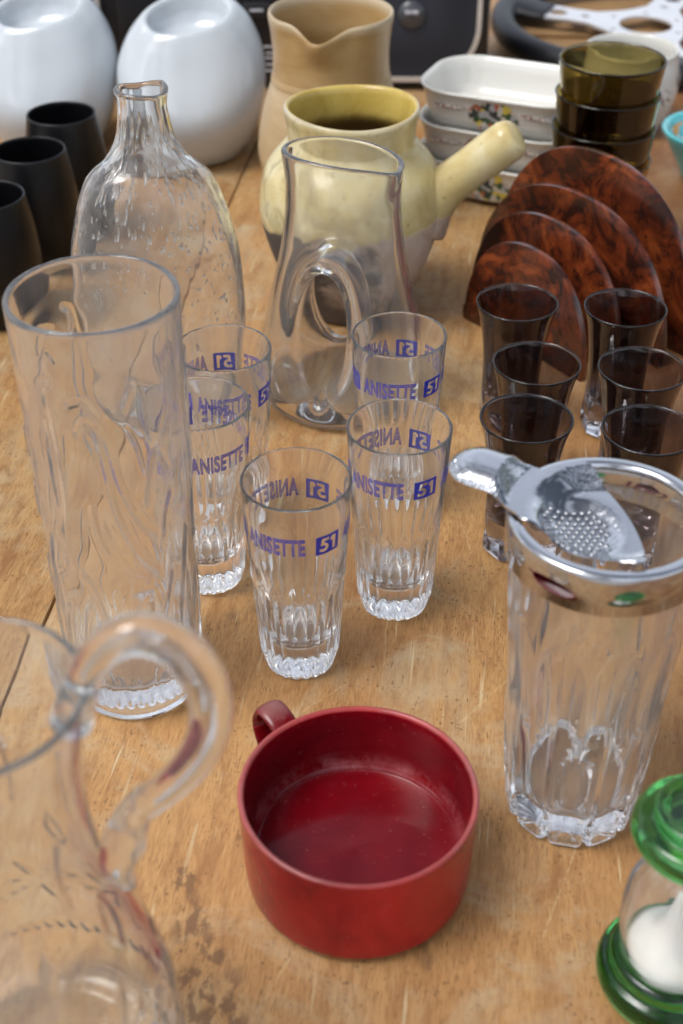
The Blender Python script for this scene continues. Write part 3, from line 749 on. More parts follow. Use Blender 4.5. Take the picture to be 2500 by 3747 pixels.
def make_strainer():
    pts = strainer_outline()
    bm = bmesh.new(); vs = [bm.verts.new((x, y, 0)) for x, y in pts]; bm.faces.new(vs)
    bmesh.ops.triangulate(bm, faces=bm.faces)
    for _ in range(8):
        es = [e for e in bm.edges if e.calc_length() > .0017]
        if not es: break
        bmesh.ops.subdivide_edges(bm, edges=es, cuts=1); bmesh.ops.triangulate(bm, faces=[f for f in bm.faces if len(f.verts) > 3])
    bmesh.ops.beautify_fill(bm, faces=bm.faces, edges=bm.edges)
    bmesh.ops.recalc_face_normals(bm, faces=bm.faces)
    P2 = np.array(pts)
    def hgt(x, y):
        r = math.hypot(x, y); d = float(np.min(np.hypot(P2[:, 0] - x, P2[:, 1] - y)))
        t = max(0., min(1., (.0375 - r) / .014)); t = t * t * (3 - 2 * t)
        z = .1912 - .0070 * t
        b_ = max(0., 1 - ((x + .013) / .020) ** 2 - ((y + .004) / .024) ** 2); z -= .0045 * b_ * b_ * (3 - 2 * b_)     # sunken sieve
        o = max(0., min(1., (r - .0455) / .007)); e = 1 - min(1., d / .0125); z += o * .0085 * math.sqrt(max(0., 1 - e * e))     # thumb rest, pillow shaped
        return z
    for v in bm.verts: v.co.z = hgt(v.co.x, v.co.y)
    for f in bm.faces:
        if f.normal.z < 0: f.normal_flip()
    bmesh.ops.smooth_vert(bm, verts=bm.verts, factor=.5, use_axis_z=True)
    bmesh.ops.smooth_vert(bm, verts=bm.verts, factor=.5, use_axis_z=True)
    bmesh.ops.solidify(bm, geom=bm.faces[:], thickness=.0010)
    me = bpy.data.meshes.new('strainer'); bm.to_mesh(me); bm.free(); me.materials.append(M['chrome'])
    me.polygons.foreach_set('use_smooth', [True] * len(me.polygons)); me.set_sharp_from_angle(angle=R(55))
    return me, hgt
sme, hgt = make_strainer()
so_ = obj('strainer', sme, sk)
V, F = [], []
for i in range(9):
    for j in range(12):
        x = -.0300 + i * .0036 + (.0018 if j % 2 else 0); y = -.0235 + j * .0031
        if math.hypot((x + .0155) / .0150, (y + .004) / .0185) > 1: continue
        c0 = len(V); z = hgt(x, y) + .0008
        for rr, dz in ((.00130, -.0004), (.00105, .00015), (.00085, 0)):
            for k in range(10): V.append((x + rr * math.cos(2 * PI * k / 10), y + rr * math.sin(2 * PI * k / 10), z + dz))
        for q in range(2):
            for k in range(10): F.append((c0 + q * 10 + k, c0 + q * 10 + (k + 1) % 10, c0 + (q + 1) * 10 + (k + 1) % 10, c0 + (q + 1) * 10 + k))
        F.append(tuple(c0 + 20 + k for k in range(10)))
pm = mesh('perforation', V, F, [M['chrome'], M['dark_hole']], True)
for p in pm.polygons:
    if len(p.vertices) == 10: p.material_index = 1
obj('perforation', pm, so_, kind='stuff')

# ------------------------------------------------------------------ clear pitcher with loop handle
PX, PY = -.1235, .326
pt = thing('glass_pitcher', 'clear glass pitcher with a thick looped handle, beside the red mug', 'pitcher', (PX, PY, .0003))
def make_pitcher():
    ou = spl([(.050, .003), (.0555, .012), (.0590, .035), (.0570, .065), (.0490, .095), (.0400, .122), (.0352, .150), (.0360, .175), (.0392, .195), (.0418, .2085)], 14)
    inn = spl([(.0390, .2085), (.0366, .195), (.0334, .175), (.0325, .150), (.0372, .122), (.0462, .095), (.0542, .065), (.0560, .035), (.050, .013), (.025, .0095), (0, .009)], 8)
    prof = [(0, .003), (.03, .002), (.043, 0)] + [tuple(p) for p in ou]; no = len(prof)
    prof += [(.0417, .2097), (.0408, .2103), (.0398, .2098)] + [tuple(p) for p in inn]
    prof = [(r * (.93 if z > .12 else 1.0 - .07 * z / .12), z * 1.119) for r, z in prof]
    st = []
    for k in range(8):                                          # cut stars round the belly, petals on the neck
        a = k * 45 + 7; zc = .078 + .006 * (k % 2)
        for q in range(8):
            u = R(22.5 + 45 * q); L_ = .021 if q % 2 else .015
            st.append([(a + math.degrees(.003 * math.cos(u) / .055), zc + .003 * math.sin(u)), (a + math.degrees(L_ * math.cos(u) / .055), zc + L_ * math.sin(u))])
        st += [[(a + 22, .118), (a + 17, .128), (a + 22, .142)], [(a + 22, .118), (a + 27, .128), (a + 22, .142)], [(a, .150), (a - 3, .165), (a, .182)]]
        st += [[(a + 5.6 * j, .040), (a + 5.6 * j + 2.8, .047), (a + 5.6 * j + 5.6, .040)] for j in range(8)]
    th0 = np.linspace(0, 2 * PI, 320, endpoint=False); zz = np.array([p[1] for p in prof[:no]])
    FLD = stroke_field(th0[None, :], zz[:, None], st, .05, .0009)
    def fn(x, y, z, th, i):
        if len(th) < 2: return x, y, z
        r = np.hypot(x, y)
        if i < no and z[0] > .01: k = 1 - FLD[i] * .0009 / r; x, y = x * k, y * k
        sp = sstep(z, .205, .235) * np.exp(-(((th - R(185) + PI) % (2 * PI) - PI) / .35) ** 2)   # lip on the far side from the handle
        return x + sp * -.012, y, z + .003 * sp
    return lathe(prof, 320, fn, 'pitcher_body', M['pitcher_glass'])
obj('body', make_pitcher(), pt)
hp = [(.0345, .002, .190), (.041, .002, .212), (.052, .0025, .229), (.067, .003, .2345), (.082, .0035, .225), (.0895, .004, .205), (.0885, .004, .184), (.080, .004, .165), (.067, .0035, .150), (.055, .003, .139), (.0475, .002, .127), (.0435, .002, .113)]
hp = [(x if i in (0, 10, 11) else .043 + (x - .043) * .91, y, z if i in (10, 11) else .170 + (z - .170) * .95 + .004) for i, (x, y, z) in enumerate(hp)]+ [(.0475, .002, .101)]
hp = [(x * .926, y * .926, .55 - .926 * (.55 - z)) for x, y, z in hp]
hr = [.0076, .0062, .0066, .0074, .0078, .0078, .0074, .0068, .0062, .0064, .0084, .0066, .0030]
hs = spl(hp, 6); hrs = np.interp(np.linspace(0, len(hp) - 1, len(hs)), range(len(hp)), hr)
obj('handle', tube(hs, hrs, 24, 'handle', M['pitcher_glass'], up=(0, 1, 0)), pt)

# ------------------------------------------------------------------ red mug
mg = thing('red_mug', 'wide low red glazed mug with a small strap handle', 'mug', (.008, .4420, .0003))
mp = [(0, .0015), (.035, .0015), (.040, 0), (.044, 0)] + [tuple(p) for p in spl([(.0495, .0008), (.0530, .0030), (.0548, .0085), (.0558, .03), (.0564, .05), (.0567, .0655)], 5)]
mp += [(.0570, .0675), (.0566, .0686), (.0556, .0690), (.0546, .0686), (.0540, .0672)]
mp += [tuple(p) for p in spl([(.0536, .064), (.0533, .045), (.0530, .034), (.0522, .0280), (.0500, .0240), (.0462, .0226), (.022, .0222), (0, .022)], 6)]
mp = [(r * 1.006, z * .870) for r, z in mp]
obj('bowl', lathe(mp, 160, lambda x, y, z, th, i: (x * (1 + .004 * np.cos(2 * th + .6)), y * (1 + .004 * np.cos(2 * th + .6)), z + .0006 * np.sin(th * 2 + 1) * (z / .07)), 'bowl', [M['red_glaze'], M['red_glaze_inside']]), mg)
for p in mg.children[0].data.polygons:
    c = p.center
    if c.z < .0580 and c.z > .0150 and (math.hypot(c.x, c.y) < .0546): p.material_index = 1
ha = R(128); hv = lambda r, z: (r * math.cos(ha), r * math.sin(ha), z)
hpts = spl([hv(.0550, .0515), hv(.062, .0560), hv(.071, .0580), hv(.0760, .0545), hv(.0780, .0450), hv(.0740, .034), hv(.068, .0265), hv(.0545, .0230)], 6)
obj('handle', tube(hpts, 0, 20, 'handle', M['red_glaze_inside'], flat=[(.0074, .0025)] * len(hpts), up=(math.cos(ha), math.sin(ha), .001) and (0, 0, 1)), mg)

# ------------------------------------------------------------------ yellow glazed pot with a stub handle
pot = thing('handled_pot', 'old yellow glazed earthenware pot with sooty base and stub handle', 'pot', (.008, 1.050, .0004))
pp = [(0, .002), (.03, .001), (.042, 0)] + [tuple(p) for p in spl([(.0445, .002), (.052, .018), (.065, .048), (.0735, .078), (.0745, .098), (.0690, .122), (.0560, .139), (.0510, .1455), (.0505, .150), (.0518, .160), (.0532, .1655), (.0536, .169)], 8)]
pp += [(.0532, .1715), (.0518, .1726), (.0500, .1720), (.0488, .170)]
npo = len(pp)
pin = [tuple(p) for p in spl([(.0482, .166), (.0472, .155), (.0480, .146), (.055, .135), (.066, .112), (.067, .085), (.055, .035), (.035, .015), (0, .012)], 5)]
wobf = lambda x, y, z, th, i: (x * (1 + .006 * np.cos(2 * th) + .004 * np.sin(3 * th)), y * (1 + .006 * np.cos(2 * th) + .004 * np.sin(3 * th)), z + .0012 * np.sin(2 * th + 1) * (z / .17))
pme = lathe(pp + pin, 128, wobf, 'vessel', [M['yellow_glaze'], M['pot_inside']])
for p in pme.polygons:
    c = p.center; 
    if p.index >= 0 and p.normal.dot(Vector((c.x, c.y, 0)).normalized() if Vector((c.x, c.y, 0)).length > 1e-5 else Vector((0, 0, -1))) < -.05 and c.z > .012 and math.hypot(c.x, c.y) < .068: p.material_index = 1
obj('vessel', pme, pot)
hz = spl([(x - .004 * max(0, (x - .06) / .07), y, z - .001) for x, y, z in [(.055, -.006, .088), (.066, -.008, .100), (.080, -.011, .113), (.097, -.014, .128), (.114, -.017, .142), (.127, -.019, .1525), (.1325, -.020, .157), (.1345, -.0205, .1585)]], 6)
fr = np.interp(np.linspace(0, 7, len(hz)), range(8), [.031, .0225, .0172, .0162, .0170, .0168, .0135, .005])
obj('handle', tube(hz, fr, 28, 'handle', M['yellow_glaze']), pot)

# ------------------------------------------------------------------ tan stoneware pitcher
tp = thing('stoneware_pitcher', 'tan glazed stoneware pitcher with pinched spout behind the yellow pot', 'pitcher', (-.0095, 1.243, .0004), R(0))
tpp = [(0, .002), (.04, .001), (.048, 0)] + [tuple(p) for p in spl([(.052, .002), (.0585, .02), (.0675, .05), (.0690, .070), (.0640, .100), (.0570, .122), (.0545, .131), (.0535, .140), (.0530, .155), (.0545, .172), (.0560, .182)], 8)]
nto = len(tpp)
tpp += [(.0566, .1865), (.0562, .1895), (.0550, .1903), (.0536, .1893)] + [tuple(p) for p in spl([(.0522, .185), (.0500, .172), (.0485, .155), (.0495, .13), (.058, .10), (.063, .07), (.058, .04), (.045, .02), (0, .015)], 5)]
def tfn(x, y, z, th, i):
    if len(th) < 2: return x, y, z
    d = ((th - R(-101) + PI) % (2 * PI) - PI)
    up = sstep(z, .150, .190); s = np.exp(-(d / .17) ** 2) * up; dn = np.exp(-(d / .42) ** 2) * up
    side = np.exp(-((np.abs(d) - .50) / .2) ** 2) * up
    k = 1 + (.010 * s - .004 * side) / np.maximum(np.hypot(x, y), .01)
    if i < nto and abs(z[0] - .131) < .0022: k = k + .012
    return x * k, y * k, z - .011 * dn
obj('vessel', lathe(tpp, 144, tfn, 'vessel', M['tan_glaze']), tp)
hb = spl([(-.01, .054, .172), (-.012, .075, .176), (-.014, .095, .160), (-.014, .098, .125), (-.012, .085, .090), (-.010, .066, .074)], 6)
obj('handle', tube(hb, 0, 16, 'handle', M['tan_glaze'], flat=[(.011, .006)] * len(hb), up=(0, 1, 0)), tp)

# ------------------------------------------------------------------ white ball vases with pinched openings
def make_ballvase():
    prof = [(0, .002), (.03, .001), (.042, 0)] + [tuple(p) for p in spl([(.047, .002), (.060, .020), (.071, .045), (.0748, .072), (.0712, .098), (.0600, .122), (.0500, .1345), (.0440, .1395), (.0400, .1400), (.0378, .1375), (.0366, .132), (.0345, .123), (.0290, .116), (.018, .1128), (0, .112)], 9)]
    prof = np.array(prof); nose = int(np.argmax(prof[:, 1]))
    def fn(x, y, z, th, i):
        if len(th) < 2: return x, y, z
        up = float(sstep(np.array(prof[i, 1]), .035, .142)) if i <= nose else 1.0 if prof[i, 1] > .07 else .6
        c, s = np.cos(th), np.sin(th)
        y2 = y * (1 - .24 * up) + .006 * up
        x2 = x * (1 + .08 * up)
        fold = np.exp(-((np.abs(((th - R(-90) + PI) % (2 * PI)) - PI) - 1.15) / .28) ** 2) * up     # two soft folds at the corners of the mouth
        z2 = z + (.13 * x2 + .36 * y2) * up - .002 * fold * up
        return x2 * (1 - .05 * fold), y2, z2
    return lathe(prof, 128, fn, 'ball_vase', M['white_porcelain'])
BV = make_ballvase()
tag(obj('ball_vase', BV, None, (-.154, 1.392, .0004), R(8)), 'round white porcelain vase with pinched mouth next to the tan pitcher', 'vase', 'round white porcelain vases')
tag(obj('ball_vase', BV, None, (-.309, 1.412, .0004), R(4)), 'round white porcelain vase with pinched mouth behind the black tumblers', 'vase', 'round white porcelain vases')

# ------------------------------------------------------------------ black tumblers
bt = [(0, .001), (.016, .0005), (.021, 0)] + [tuple(p) for p in spl([(.0240, .0015), (.0315, .018), (.0362, .040), (.0372, .058), (.0358, .080), (.0330, .098), (.0312, .1088)], 6)]
bt += [(.0309, .1099), (.0301, .1102), (.0294, .1095)] + [tuple(p) for p in spl([(.0295, .107), (.0314, .096), (.0340, .078), (.0352, .058), (.034, .040), (.028, .018), (.015, .009), (0, .008)], 5)]
BT = lathe(bt, 96, None, 'black_tumbler', M['black_matte'])
for (x, y), lab in [((-.254, 1.205), 'matte black tumbler standing next to the two white ball vases'), ((-.267, 1.118), 'matte black tumbler in the middle, behind the neck of the bubbled bottle'),
                    ((-.284, 1.022), 'matte black tumbler nearest the tall relief vase'), ((-.3585, 1.19), 'matte black tumbler mostly cut off, on the outer side of its group')]:
    tag(obj('black_tumbler', BT, None, (x, y, .0003)), lab, 'tumbler', 'matte black tumblers')

# ------------------------------------------------------------------ cream baking dishes, three in a stack
def rrect(a, b, r, n=8):
    r = min(r, a - 1e-4, b - 1e-4); P = []
    for cx, cy_, a0 in ((a - r, b - r, 0), (-a + r, b - r, 90), (-a + r, -b + r, 180), (a - r, -b + r, 270)):
        for k in range(n + 1): P.append((cx + r * math.cos(R(a0 + 90 * k / n)), cy_ + r * math.sin(R(a0 + 90 * k / n))))
    # extra points along the long sides
    Q = []
    for p, q in zip(P, P[1:] + P[:1]):
        Q.append(p); d = math.hypot(q[0] - p[0], q[1] - p[1]); m = int(d / .02)
        for k in range(1, m): Q.append((p[0] + (q[0] - p[0]) * k / m, p[1] + (q[1] - p[1]) * k / m))
    return Q
def loft(name, sections, mat):
    V, F = [], []; n = None
    for a, b, r, z in sections:
        ring = rrect(a, b, r); n = len(ring) if n is None else n
        V += [(x, y, z) for x, y in ring]
    m = len(V) // len(sections)
    for i in range(len(sections) - 1):
        for k in range(m): F.append((i * m + k, i * m + (k + 1) % m, (i + 1) * m + (k + 1) % m, (i + 1) * m + k))
    F.append(tuple(range(m - 1, -1, -1))); F.append(tuple((len(sections) - 1) * m + k for k in range(m)))
    return mesh(name, V, F, mat, True, 60)
A_, B_, C_ = .084, .060, .042
def sect(s, z): return (A_ - s, B_ - s, max(.006, C_ - s), z * .8)
# fixed point count: the number of side points must not change between sections
def rrect_fixed(a, b, r, n=8, m=6):
    P = []
    cs = ((a - r, b - r, 0), (-a + r, b - r, 90), (-a + r, -b + r, 180), (a - r, -b + r, 270))
    for ci, (cx, cy_, a0) in enumerate(cs):
        arc = [(cx + r * math.cos(R(a0 + 90 * k / n)), cy_ + r * math.sin(R(a0 + 90 * k / n))) for k in range(n + 1)]
        P += arc
        nx, ny, na = cs[(ci + 1) % 4]; q = (nx + r * math.cos(R(na)), ny + r * math.sin(R(na))); p = arc[-1]
        P += [(p[0] + (q[0] - p[0]) * k / m, p[1] + (q[1] - p[1]) * k / m) for k in range(1, m)]
    return P
rrect = rrect_fixed
dish_me = loft('dish_body', [sect(.0145, .003), sect(.0120, .0045), sect(.0095, .010), sect(.0065, .025), sect(.0045, .036), sect(.0030, .044), sect(.0006, .0476), sect(0, .049), sect(.0004, .0502), sect(.0016, .0505), sect(.0032, .0500),
                         sect(.0058, .044), sect(.0078, .036), sect(.0105, .020), sect(.0145, .0105), sect(.020, .008)], M['cream_ceramic'])
def oval(name, a, b, mat):
    V = [(0, 0, 0)] + [(a * math.cos(2 * PI * k / 36) * (1 - .0 * k), 0, b * math.sin(2 * PI * k / 36)) for k in range(36)]
    return mesh(name, V, [(0, k + 1, (k + 1) % 36 + 1) for k in range(36)], mat, False)
med = oval('medallion', .0250, .0165, M['medallion_paint']); spg = oval('sprig', .0170, .0028, M['sprig_paint'])
foot_me = lathe([(0, 0), (.005, 0), (.0062, .002), (.0062, .005), (0, .006)], 20, None, 'foot', M['cream_ceramic'])
dlab = ['cream oblong baking dish with painted medallion, lowest of three stacked', 'cream oblong baking dish with painted medallion, middle of three stacked', 'cream oblong baking dish with painted medallion, topmost and open, of three stacked']
for k in range(3):
    dz = .0015 + k * .0340
    d = thing('baking_dish', dlab[k], 'dish', (.1625 + (k - 1) * .001, 1.296, dz), R(-24 + (k - 1) * .6), 'stacked cream baking dishes')
    obj('dish_body', dish_me, d)
    tl_ = math.atan2(.0070, .030)
    for nm, me_, x in (('medallion', med, .000), ('sprig', spg, -.043), ('sprig', spg, .043)):
        o = obj(nm, me_, d, (x, -(B_ - .0058) - .00045 + (.0 if nm == 'medallion' else -.0012), .0215 if nm == 'medallion' else .0265)); o.rotation_euler = (tl_ * .82, 0, 0)
        o['label'] = 'painted round garden scene' if nm == 'medallion' else 'small painted flower sprig'
    for fx in (-.055, .055):
        for fy in (-.034, .034): obj('foot', foot_me, d, (fx, fy, -.0012))

# ------------------------------------------------------------------ olive and amber tumblers nested in a stack
og = [(0, .001), (.025, .0005), (.0275, 0)] + [tuple(p) for p in spl([(.0300, .0015), (.0325, .006), (.0345, .020), (.0385, .052), (.0430, .0885)], 6)]
og += [(.0434, .0898), (.0430, .0906), (.0422, .0905), (.0417, .0895)] + [tuple(p) for p in spl([(.0412, .087), (.0368, .052), (.0328, .022), (.0300, .0125), (.022, .0105), (0, .010)], 5)]
og = [(r * 1.045, z) for r, z in og]
OG = lathe(og, 112, None, 'olive_tumbler', M['olive_glass']); AG = OG.copy(); AG.materials.clear(); AG.materials.append(M['amber_glass'])
olab = ['amber brown glass tumbler, lowest in the nested stack', 'dark olive glass tumbler, second from the bottom of the nested stack', 'dark olive glass tumbler, second from the top of the nested stack', 'olive green glass tumbler with open rim, topmost of the nested stack']
for k in range(4):
    tag(obj('stacked_tumbler', AG if k == 0 else OG, None, (.2275 + .0006 * k, 1.152, .0004 + k * .0288), R(20 * k)), olab[k], 'tumbler', 'tumblers nested in one stack')

# ------------------------------------------------------------------ burl wood letter rack
psi = .8954; nv = Vector((math.sin(psi), math.cos(psi), 0))
rk = thing('letter_rack', 'glossy reddish burl wood letter rack with four rounded panels of rising size', 'letter rack', (.1392, .9762, .0004), -psi)
for k, (a, h, du) in enumerate([(.0671, .0891, .009), (.0841, .1007, -.0002), (.1061, .1130, -.0038), (.1117, .1359, -.0092)]):
    P = []
    for j in range(61):
        f = PI * j / 60; c, s = math.cos(f), math.sin(f)
        P.append((du + a * math.copysign(abs(c) ** .9, c), h * abs(s) ** .9))
    P[0] = (P[0][0], .0); P[-1] = (P[-1][0], 0.0)
    P = [(x, max(z, .0)) for x, z in P]
    o = obj('panel', extrude_poly('panel', P, .0065, M['burl_wood'], 'y', .0007), rk, (0, k * .0314, .0))
obj('base', box('base', .120, .1005, .012, M['burl_wood'], .001, (0, .0503, .0065)), rk)

# ------------------------------------------------------------------ green and clear glass sand timer
hgx, hgy = .150, .378
ht = thing('sand_timer', 'sand timer with thick green glass ends and white sand in a clear bulb', 'sand timer', (hgx, hgy, .0003))
gb = [tuple(p) for p in spl([(.012, .003), (.026, .0006), (.0312, .004), (.0330, .0105), (.0315, .0158), (.0288, .0176), (.0279, .0190), (.0274, .0228), (.0252, .0250), (.0230, .0238), (.0215, .019), (.012, .0165)], 6)]
obj('end_cap', lathe([(0, .0035)] + gb + [(0, .016)], 96, None, 'end_cap', M['green_glass']), ht)
gt = [tuple(p) for p in spl([(.008, .098), (.0195, .0975), (.0252, .0985), (.0284, .1035), (.0284, .1085), (.0255, .1122), (.0215, .1128), (.0203, .1138), (.0203, .1172), (.0188, .1192), (.0165, .1190), (.0140, .1176), (.005, .1172)], 6)]
obj('end_cap', lathe([(0, .0985)] + gt + [(0, .1171)], 96, None, 'end_cap', M['green_glass']), ht)
bulb = spl([(.010, .0182), (.0205, .0205), (.0245, .032), (.0262, .048), (.0250, .064), (.0195, .078), (.0142, .086), (.0150, .092), (.0180, .0968)], 8)
bi = [(max(0, r - .0016), z) for r, z in bulb]
obj('bulb', lathe([(0, .0174)] + [tuple(p) for p in bulb] + [(0, .0972)] , 96, None, 'bulb', M['clear_glass']), ht)
inn_ = [(0, .0192)] + [(r - .0016, z + .001) for r, z in bulb[2:-2]] + [(0, .0955)]
me = lathe(inn_, 96, None, 'bulb_cavity', M['clear_glass']); me.flip_normals(); obj('bulb_cavity', me, ht)
sd_ = [(0, .0200), (.0180, .0206), (.0212, .0240), (.0218, .0275)] + [tuple(p) for p in spl([(.0195, .0290), (.0125, .0335), (.0070, .0430), (.0040, .0560), (.0028, .064), (0, .066)], 4)]
obj('sand', lathe(sd_, 64, lambda x, y, z, th, i: (x * (1 + .03 * np.sin(3 * th)), y, z), 'sand', M['white_sand']), ht)

# ------------------------------------------------------------------ portable stereo behind
bx0, bx1, by = -.445, .170, 1.585
st_ = thing('portable_stereo', 'black portable stereo with two round cornered mesh speakers, behind the white vases', 'stereo', ((bx0 + bx1) / 2, by, .0004))
W_ = bx1 - bx0; cx0 = (bx0 + bx1) / 2
obj('body', box('body', W_, .15, .20, M['black_plastic'], .006, (0, .075, .1)), st_)
def ringplate(a, b, r, y0, y1, z, wd, mat, nm):
    o_ = rrect_fixed(a, b, r, 12, 4); i_ = rrect_fixed(a - wd, b - wd, r - wd, 12, 4); m = len(o_); V = []
    for P, y in ((o_, y0), (o_, y1), (i_, y1), (i_, y0)): V += [(p[0], y, p[1] + z) for p in P]
    F = []
    for q in range(4):
        p = (q + 1) % 4
        for k in range(m): F.append((q * m + k, q * m + (k + 1) % m, p * m + (k + 1) % m, p * m + k))
    me = mesh(nm, V, F, mat, True, 40); bm = bmesh.new(); bm.from_mesh(me); bmesh.ops.recalc_face_normals(bm, faces=bm.faces); bm.to_mesh(me); bm.free(); return me
trim = ringplate(.080, .085, .062, .001, -.007, .096, .0050, M['grille_trim'], 'trim')
gr = rrect_fixed(.0752, .0802, .0572, 12, 4)
gme = mesh('grille', [(0, -.0065, .096)] + [(x, -.0042, z + .096) for x, z in gr], [(0, k + 1, (k + 1) % len(gr) + 1) for k in range(len(gr))], M['speaker_mesh'])
badge = lathe([(0, 0), (.013, 0), (.0155, .0012), (.0155, .0025), (0, .004)], 40, None, 'badge', plain('badge_dark', (.06, .065, .075), .3))
bdot = box('badge_mark', .0075, .001, .0042, M['white_print'], .0004)
for gx in (.0795, -.3545):
    g_ = obj('speaker', gme, st_, (gx - cx0, 0, 0)); obj('trim', trim, g_)
    b_ = obj('badge', badge, g_, (0, -.0062, .088)); b_.rotation_euler = (R(90), 0, 0)
    for dx in (-.004, .004): obj('badge_mark', bdot, g_, (dx, -.0108, .0915))
deck = obj('cassette_deck', box('cassette_deck', .235, .006, .13, plain('deck_black', (.018, .018, .021), .25), .002, (-.1375 - cx0, -.002, .10)), st_)
stripe = extrude_poly('stripe', [(0, 0), (.0022, 0), (.0082, .016), (.006, .016)], -.0008, plain('grey_print', (.16, .165, .18), .5), 'y')
for k in range(6): obj('stripe', stripe, deck, (-.225 + k * .0075 - cx0, -.0052, .079))
key = box('key', .030, .007, .016, plain('key_black', (.02, .02, .023), .35), .0015)
kp = box('key_mark', .015, .0006, .0028, M['white_print'], 0)
for kx in (-.130, -.096):
    k_ = obj('key', key, deck, (kx - cx0, -.0085, .0935)); obj('key_mark', kp, k_, (0, -.0039, .0008))
for i, (zz, ww) in enumerate(((.0515, .014), (.044, .009), (.0385, .011), (.031, .009), (.024, .011))):
    obj('label_mark', box('label_mark', ww, .0006, .0022, M['white_print'], 0), deck, (-.083 - cx0, -.0056, zz))
wl = box('window_mark', .010, .0006, .0026, M['white_print'], 0)
obj('label_mark', wl, deck, (-.214 - cx0, -.0056, .062))

# ------------------------------------------------------------------ steering wheel on a sheet of cardboard
tag(obj('cardboard_sheet', box('cardboard_sheet', .62, .34, .004, M['cardboard'], .0006, (0, 0, .0022)), None, (.535, 1.935, .0004), R(-3)), 'flat brown cardboard sheet lying under the steering wheel', 'cardboard')
sw = thing('steering_wheel', 'sports steering wheel with black leather rim and drilled aluminium spokes', 'steering wheel', (.388, 1.765, .0215), R(0))
sw.rotation_euler = (R(1.6), 0, 0)
def torus(name, R0, r0, mat, seg=96, s2=20):
    V = [((R0 + r0 * math.cos(b)) * math.cos(a), (R0 + r0 * math.cos(b)) * math.sin(a), r0 * math.sin(b)) for a in np.linspace(0, 2 * PI, seg, endpoint=False) for b in np.linspace(0, 2 * PI, s2, endpoint=False)]
    F = [(i * s2 + j, ((i + 1) % seg) * s2 + j, ((i + 1) % seg) * s2 + (j + 1) % s2, i * s2 + (j + 1) % s2) for i in range(seg) for j in range(s2)]
    return mesh(name, V, F, mat)
obj('rim', torus('rim', .182, .0155, M['leather']), sw)
def spoke_plate():
    """hub ring with three drilled spokes, cut from one plate: outline with real holes"""
    cu = bpy.data.curves.new('t', 'CURVE'); cu.dimensions = '2D'; cu.fill_mode = 'BOTH'; cu.extrude = .0016; cu.bevel_depth = .0004; cu.resolution_u = 1
    def poly(pts):
        s = cu.splines.new('POLY'); s.points.add(len(pts) - 1); s.use_cyclic_u = True
        for p, (x, y) in zip(s.points, pts): p.co = (x, y, 0, 1)
    outl = []
    for a in (155, 62, -85):
        for rr, da in ((.060, 36), (.074, 17), (.100, 12), (.135, 10.5), (.135, -10.5), (.100, -12), (.074, -17), (.060, -36)):
            outl.append((rr * math.cos(R(a + da)), rr * math.sin(R(a + da))))
    poly(outl)
    circ = lambda x, y, r, n=24: [(x + r * math.cos(2 * PI * k / n), y + r * math.sin(2 * PI * k / n)) for k in range(n)]
    poly(circ(0, 0, .034, 36))
    for a in (155, 62, -85): poly(circ(.116 * math.cos(R(a)), .116 * math.sin(R(a)), .0125)); poly(circ(.079 * math.cos(R(a)), .079 * math.sin(R(a)), .006))
    for k in range(6): poly(circ(.047 * math.cos(R(60 * k + 20)), .047 * math.sin(R(60 * k + 20)), .0042, 14))
    o = bpy.data.objects.new('t', cu); COL.objects.link(o); dg = bpy.context.evaluated_depsgraph_get()
    me = bpy.data.meshes.new_from_object(o.evaluated_get(dg)); bpy.data.objects.remove(o); bpy.data.curves.remove(cu)
    me.name = 'spoke_plate'; me.materials.clear(); me.materials.append(M['aluminium']); return me
obj('spoke_plate', spoke_plate(), sw, (0, 0, -.002))
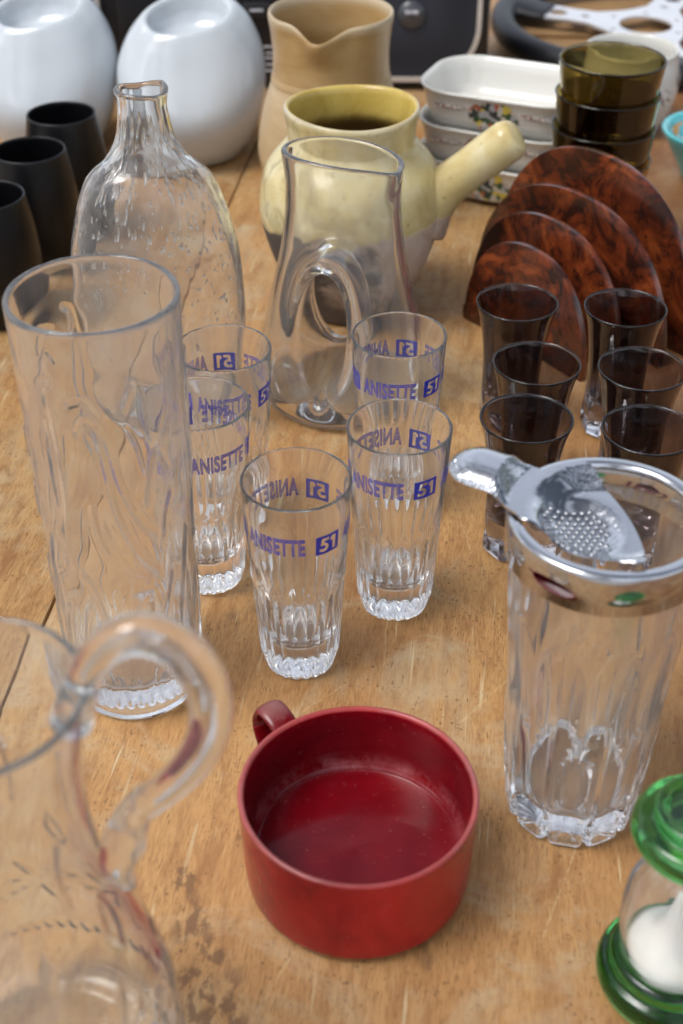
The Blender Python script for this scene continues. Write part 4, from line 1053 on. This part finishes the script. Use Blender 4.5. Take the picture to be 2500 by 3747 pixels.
for a in (155, 62, -85):
    c, s = math.cos(R(a)), math.sin(R(a))
    p_ = spl([(.128 * c, .128 * s, -.002), (.145 * c, .145 * s, -.0015), (.165 * c, .165 * s, 0), (.182 * c, .182 * s, 0)], 4)
    obj('spoke_cover', tube(p_, 0, 18, 'spoke_cover', M['leather'], flat=[(f, g_) for f, g_ in zip(np.linspace(.027, .034, len(p_)), np.linspace(.006, .0135, len(p_)))]), sw)

# ------------------------------------------------------------------ white floral jar and turquoise bowl at the right
fj = thing('floral_jar', 'white round jar with small painted flowers behind the stacked tumblers', 'jar', (.312, 1.470, .0004))
jp = [(0, .002), (.03, .001), (.036, 0)] + [tuple(p) for p in spl([(.039, .002), (.047, .016), (.0535, .040), (.0530, .062), (.0500, .078), (.0497, .084)], 6)] + [(.0490, .0858), (.0475, .0858), (.0468, .084)] + [tuple(p) for p in spl([(.046, .078), (.048, .06), (.047, .04), (.035, .014), (0, .010)], 5)]
obj('jar_body', lathe(jp, 96, None, 'jar_body', M['cream_ceramic']), fj)
sp_ = mesh('flower', [(0, -.0006, 0)] + [(.007 * math.cos(a) * (1 + .4 * (k % 2)), 0, .007 * math.sin(a) * (1 + .4 * (k % 2))) for k, a in enumerate(np.linspace(0, 2 * PI, 12, endpoint=False))], [(0, k + 1, (k + 1) % 12 + 1) for k in range(12)], M['sprig_paint'], False)
for k in range(12):
    a = R(30 * k + 8); o = obj('flower', sp_, fj, (.0537 * math.cos(a), .0537 * math.sin(a), .045 + .012 * (k % 2)), a + PI / 2)
tb = thing('turquoise_bowl', 'turquoise rimmed bowl with a colourful painted inside', 'bowl', (.3745, 1.318, .0004))
tbp = [(0, .002), (.022, .001), (.026, 0), (.028, .002), (.030, .008), (.040, .026), (.049, .042), (.0535, .050), (.0540, .0520), (.0530, .0535), (.0515, .0528)]
obj('bowl_body', lathe([tuple(p) for p in tbp] + [(.0470, .0520), (.0460, .046), (.036, .028), (.026, .015), (0, .012)], 96, None, 'bowl_body', M['turquoise']), tb)
obj('painted_inside', lathe([(.0455, .0462), (.0362, .0292), (.0262, .0162), (.012, .0134), (0, .0132)], 96, None, 'painted_inside', M['bowl_paint']), tb)
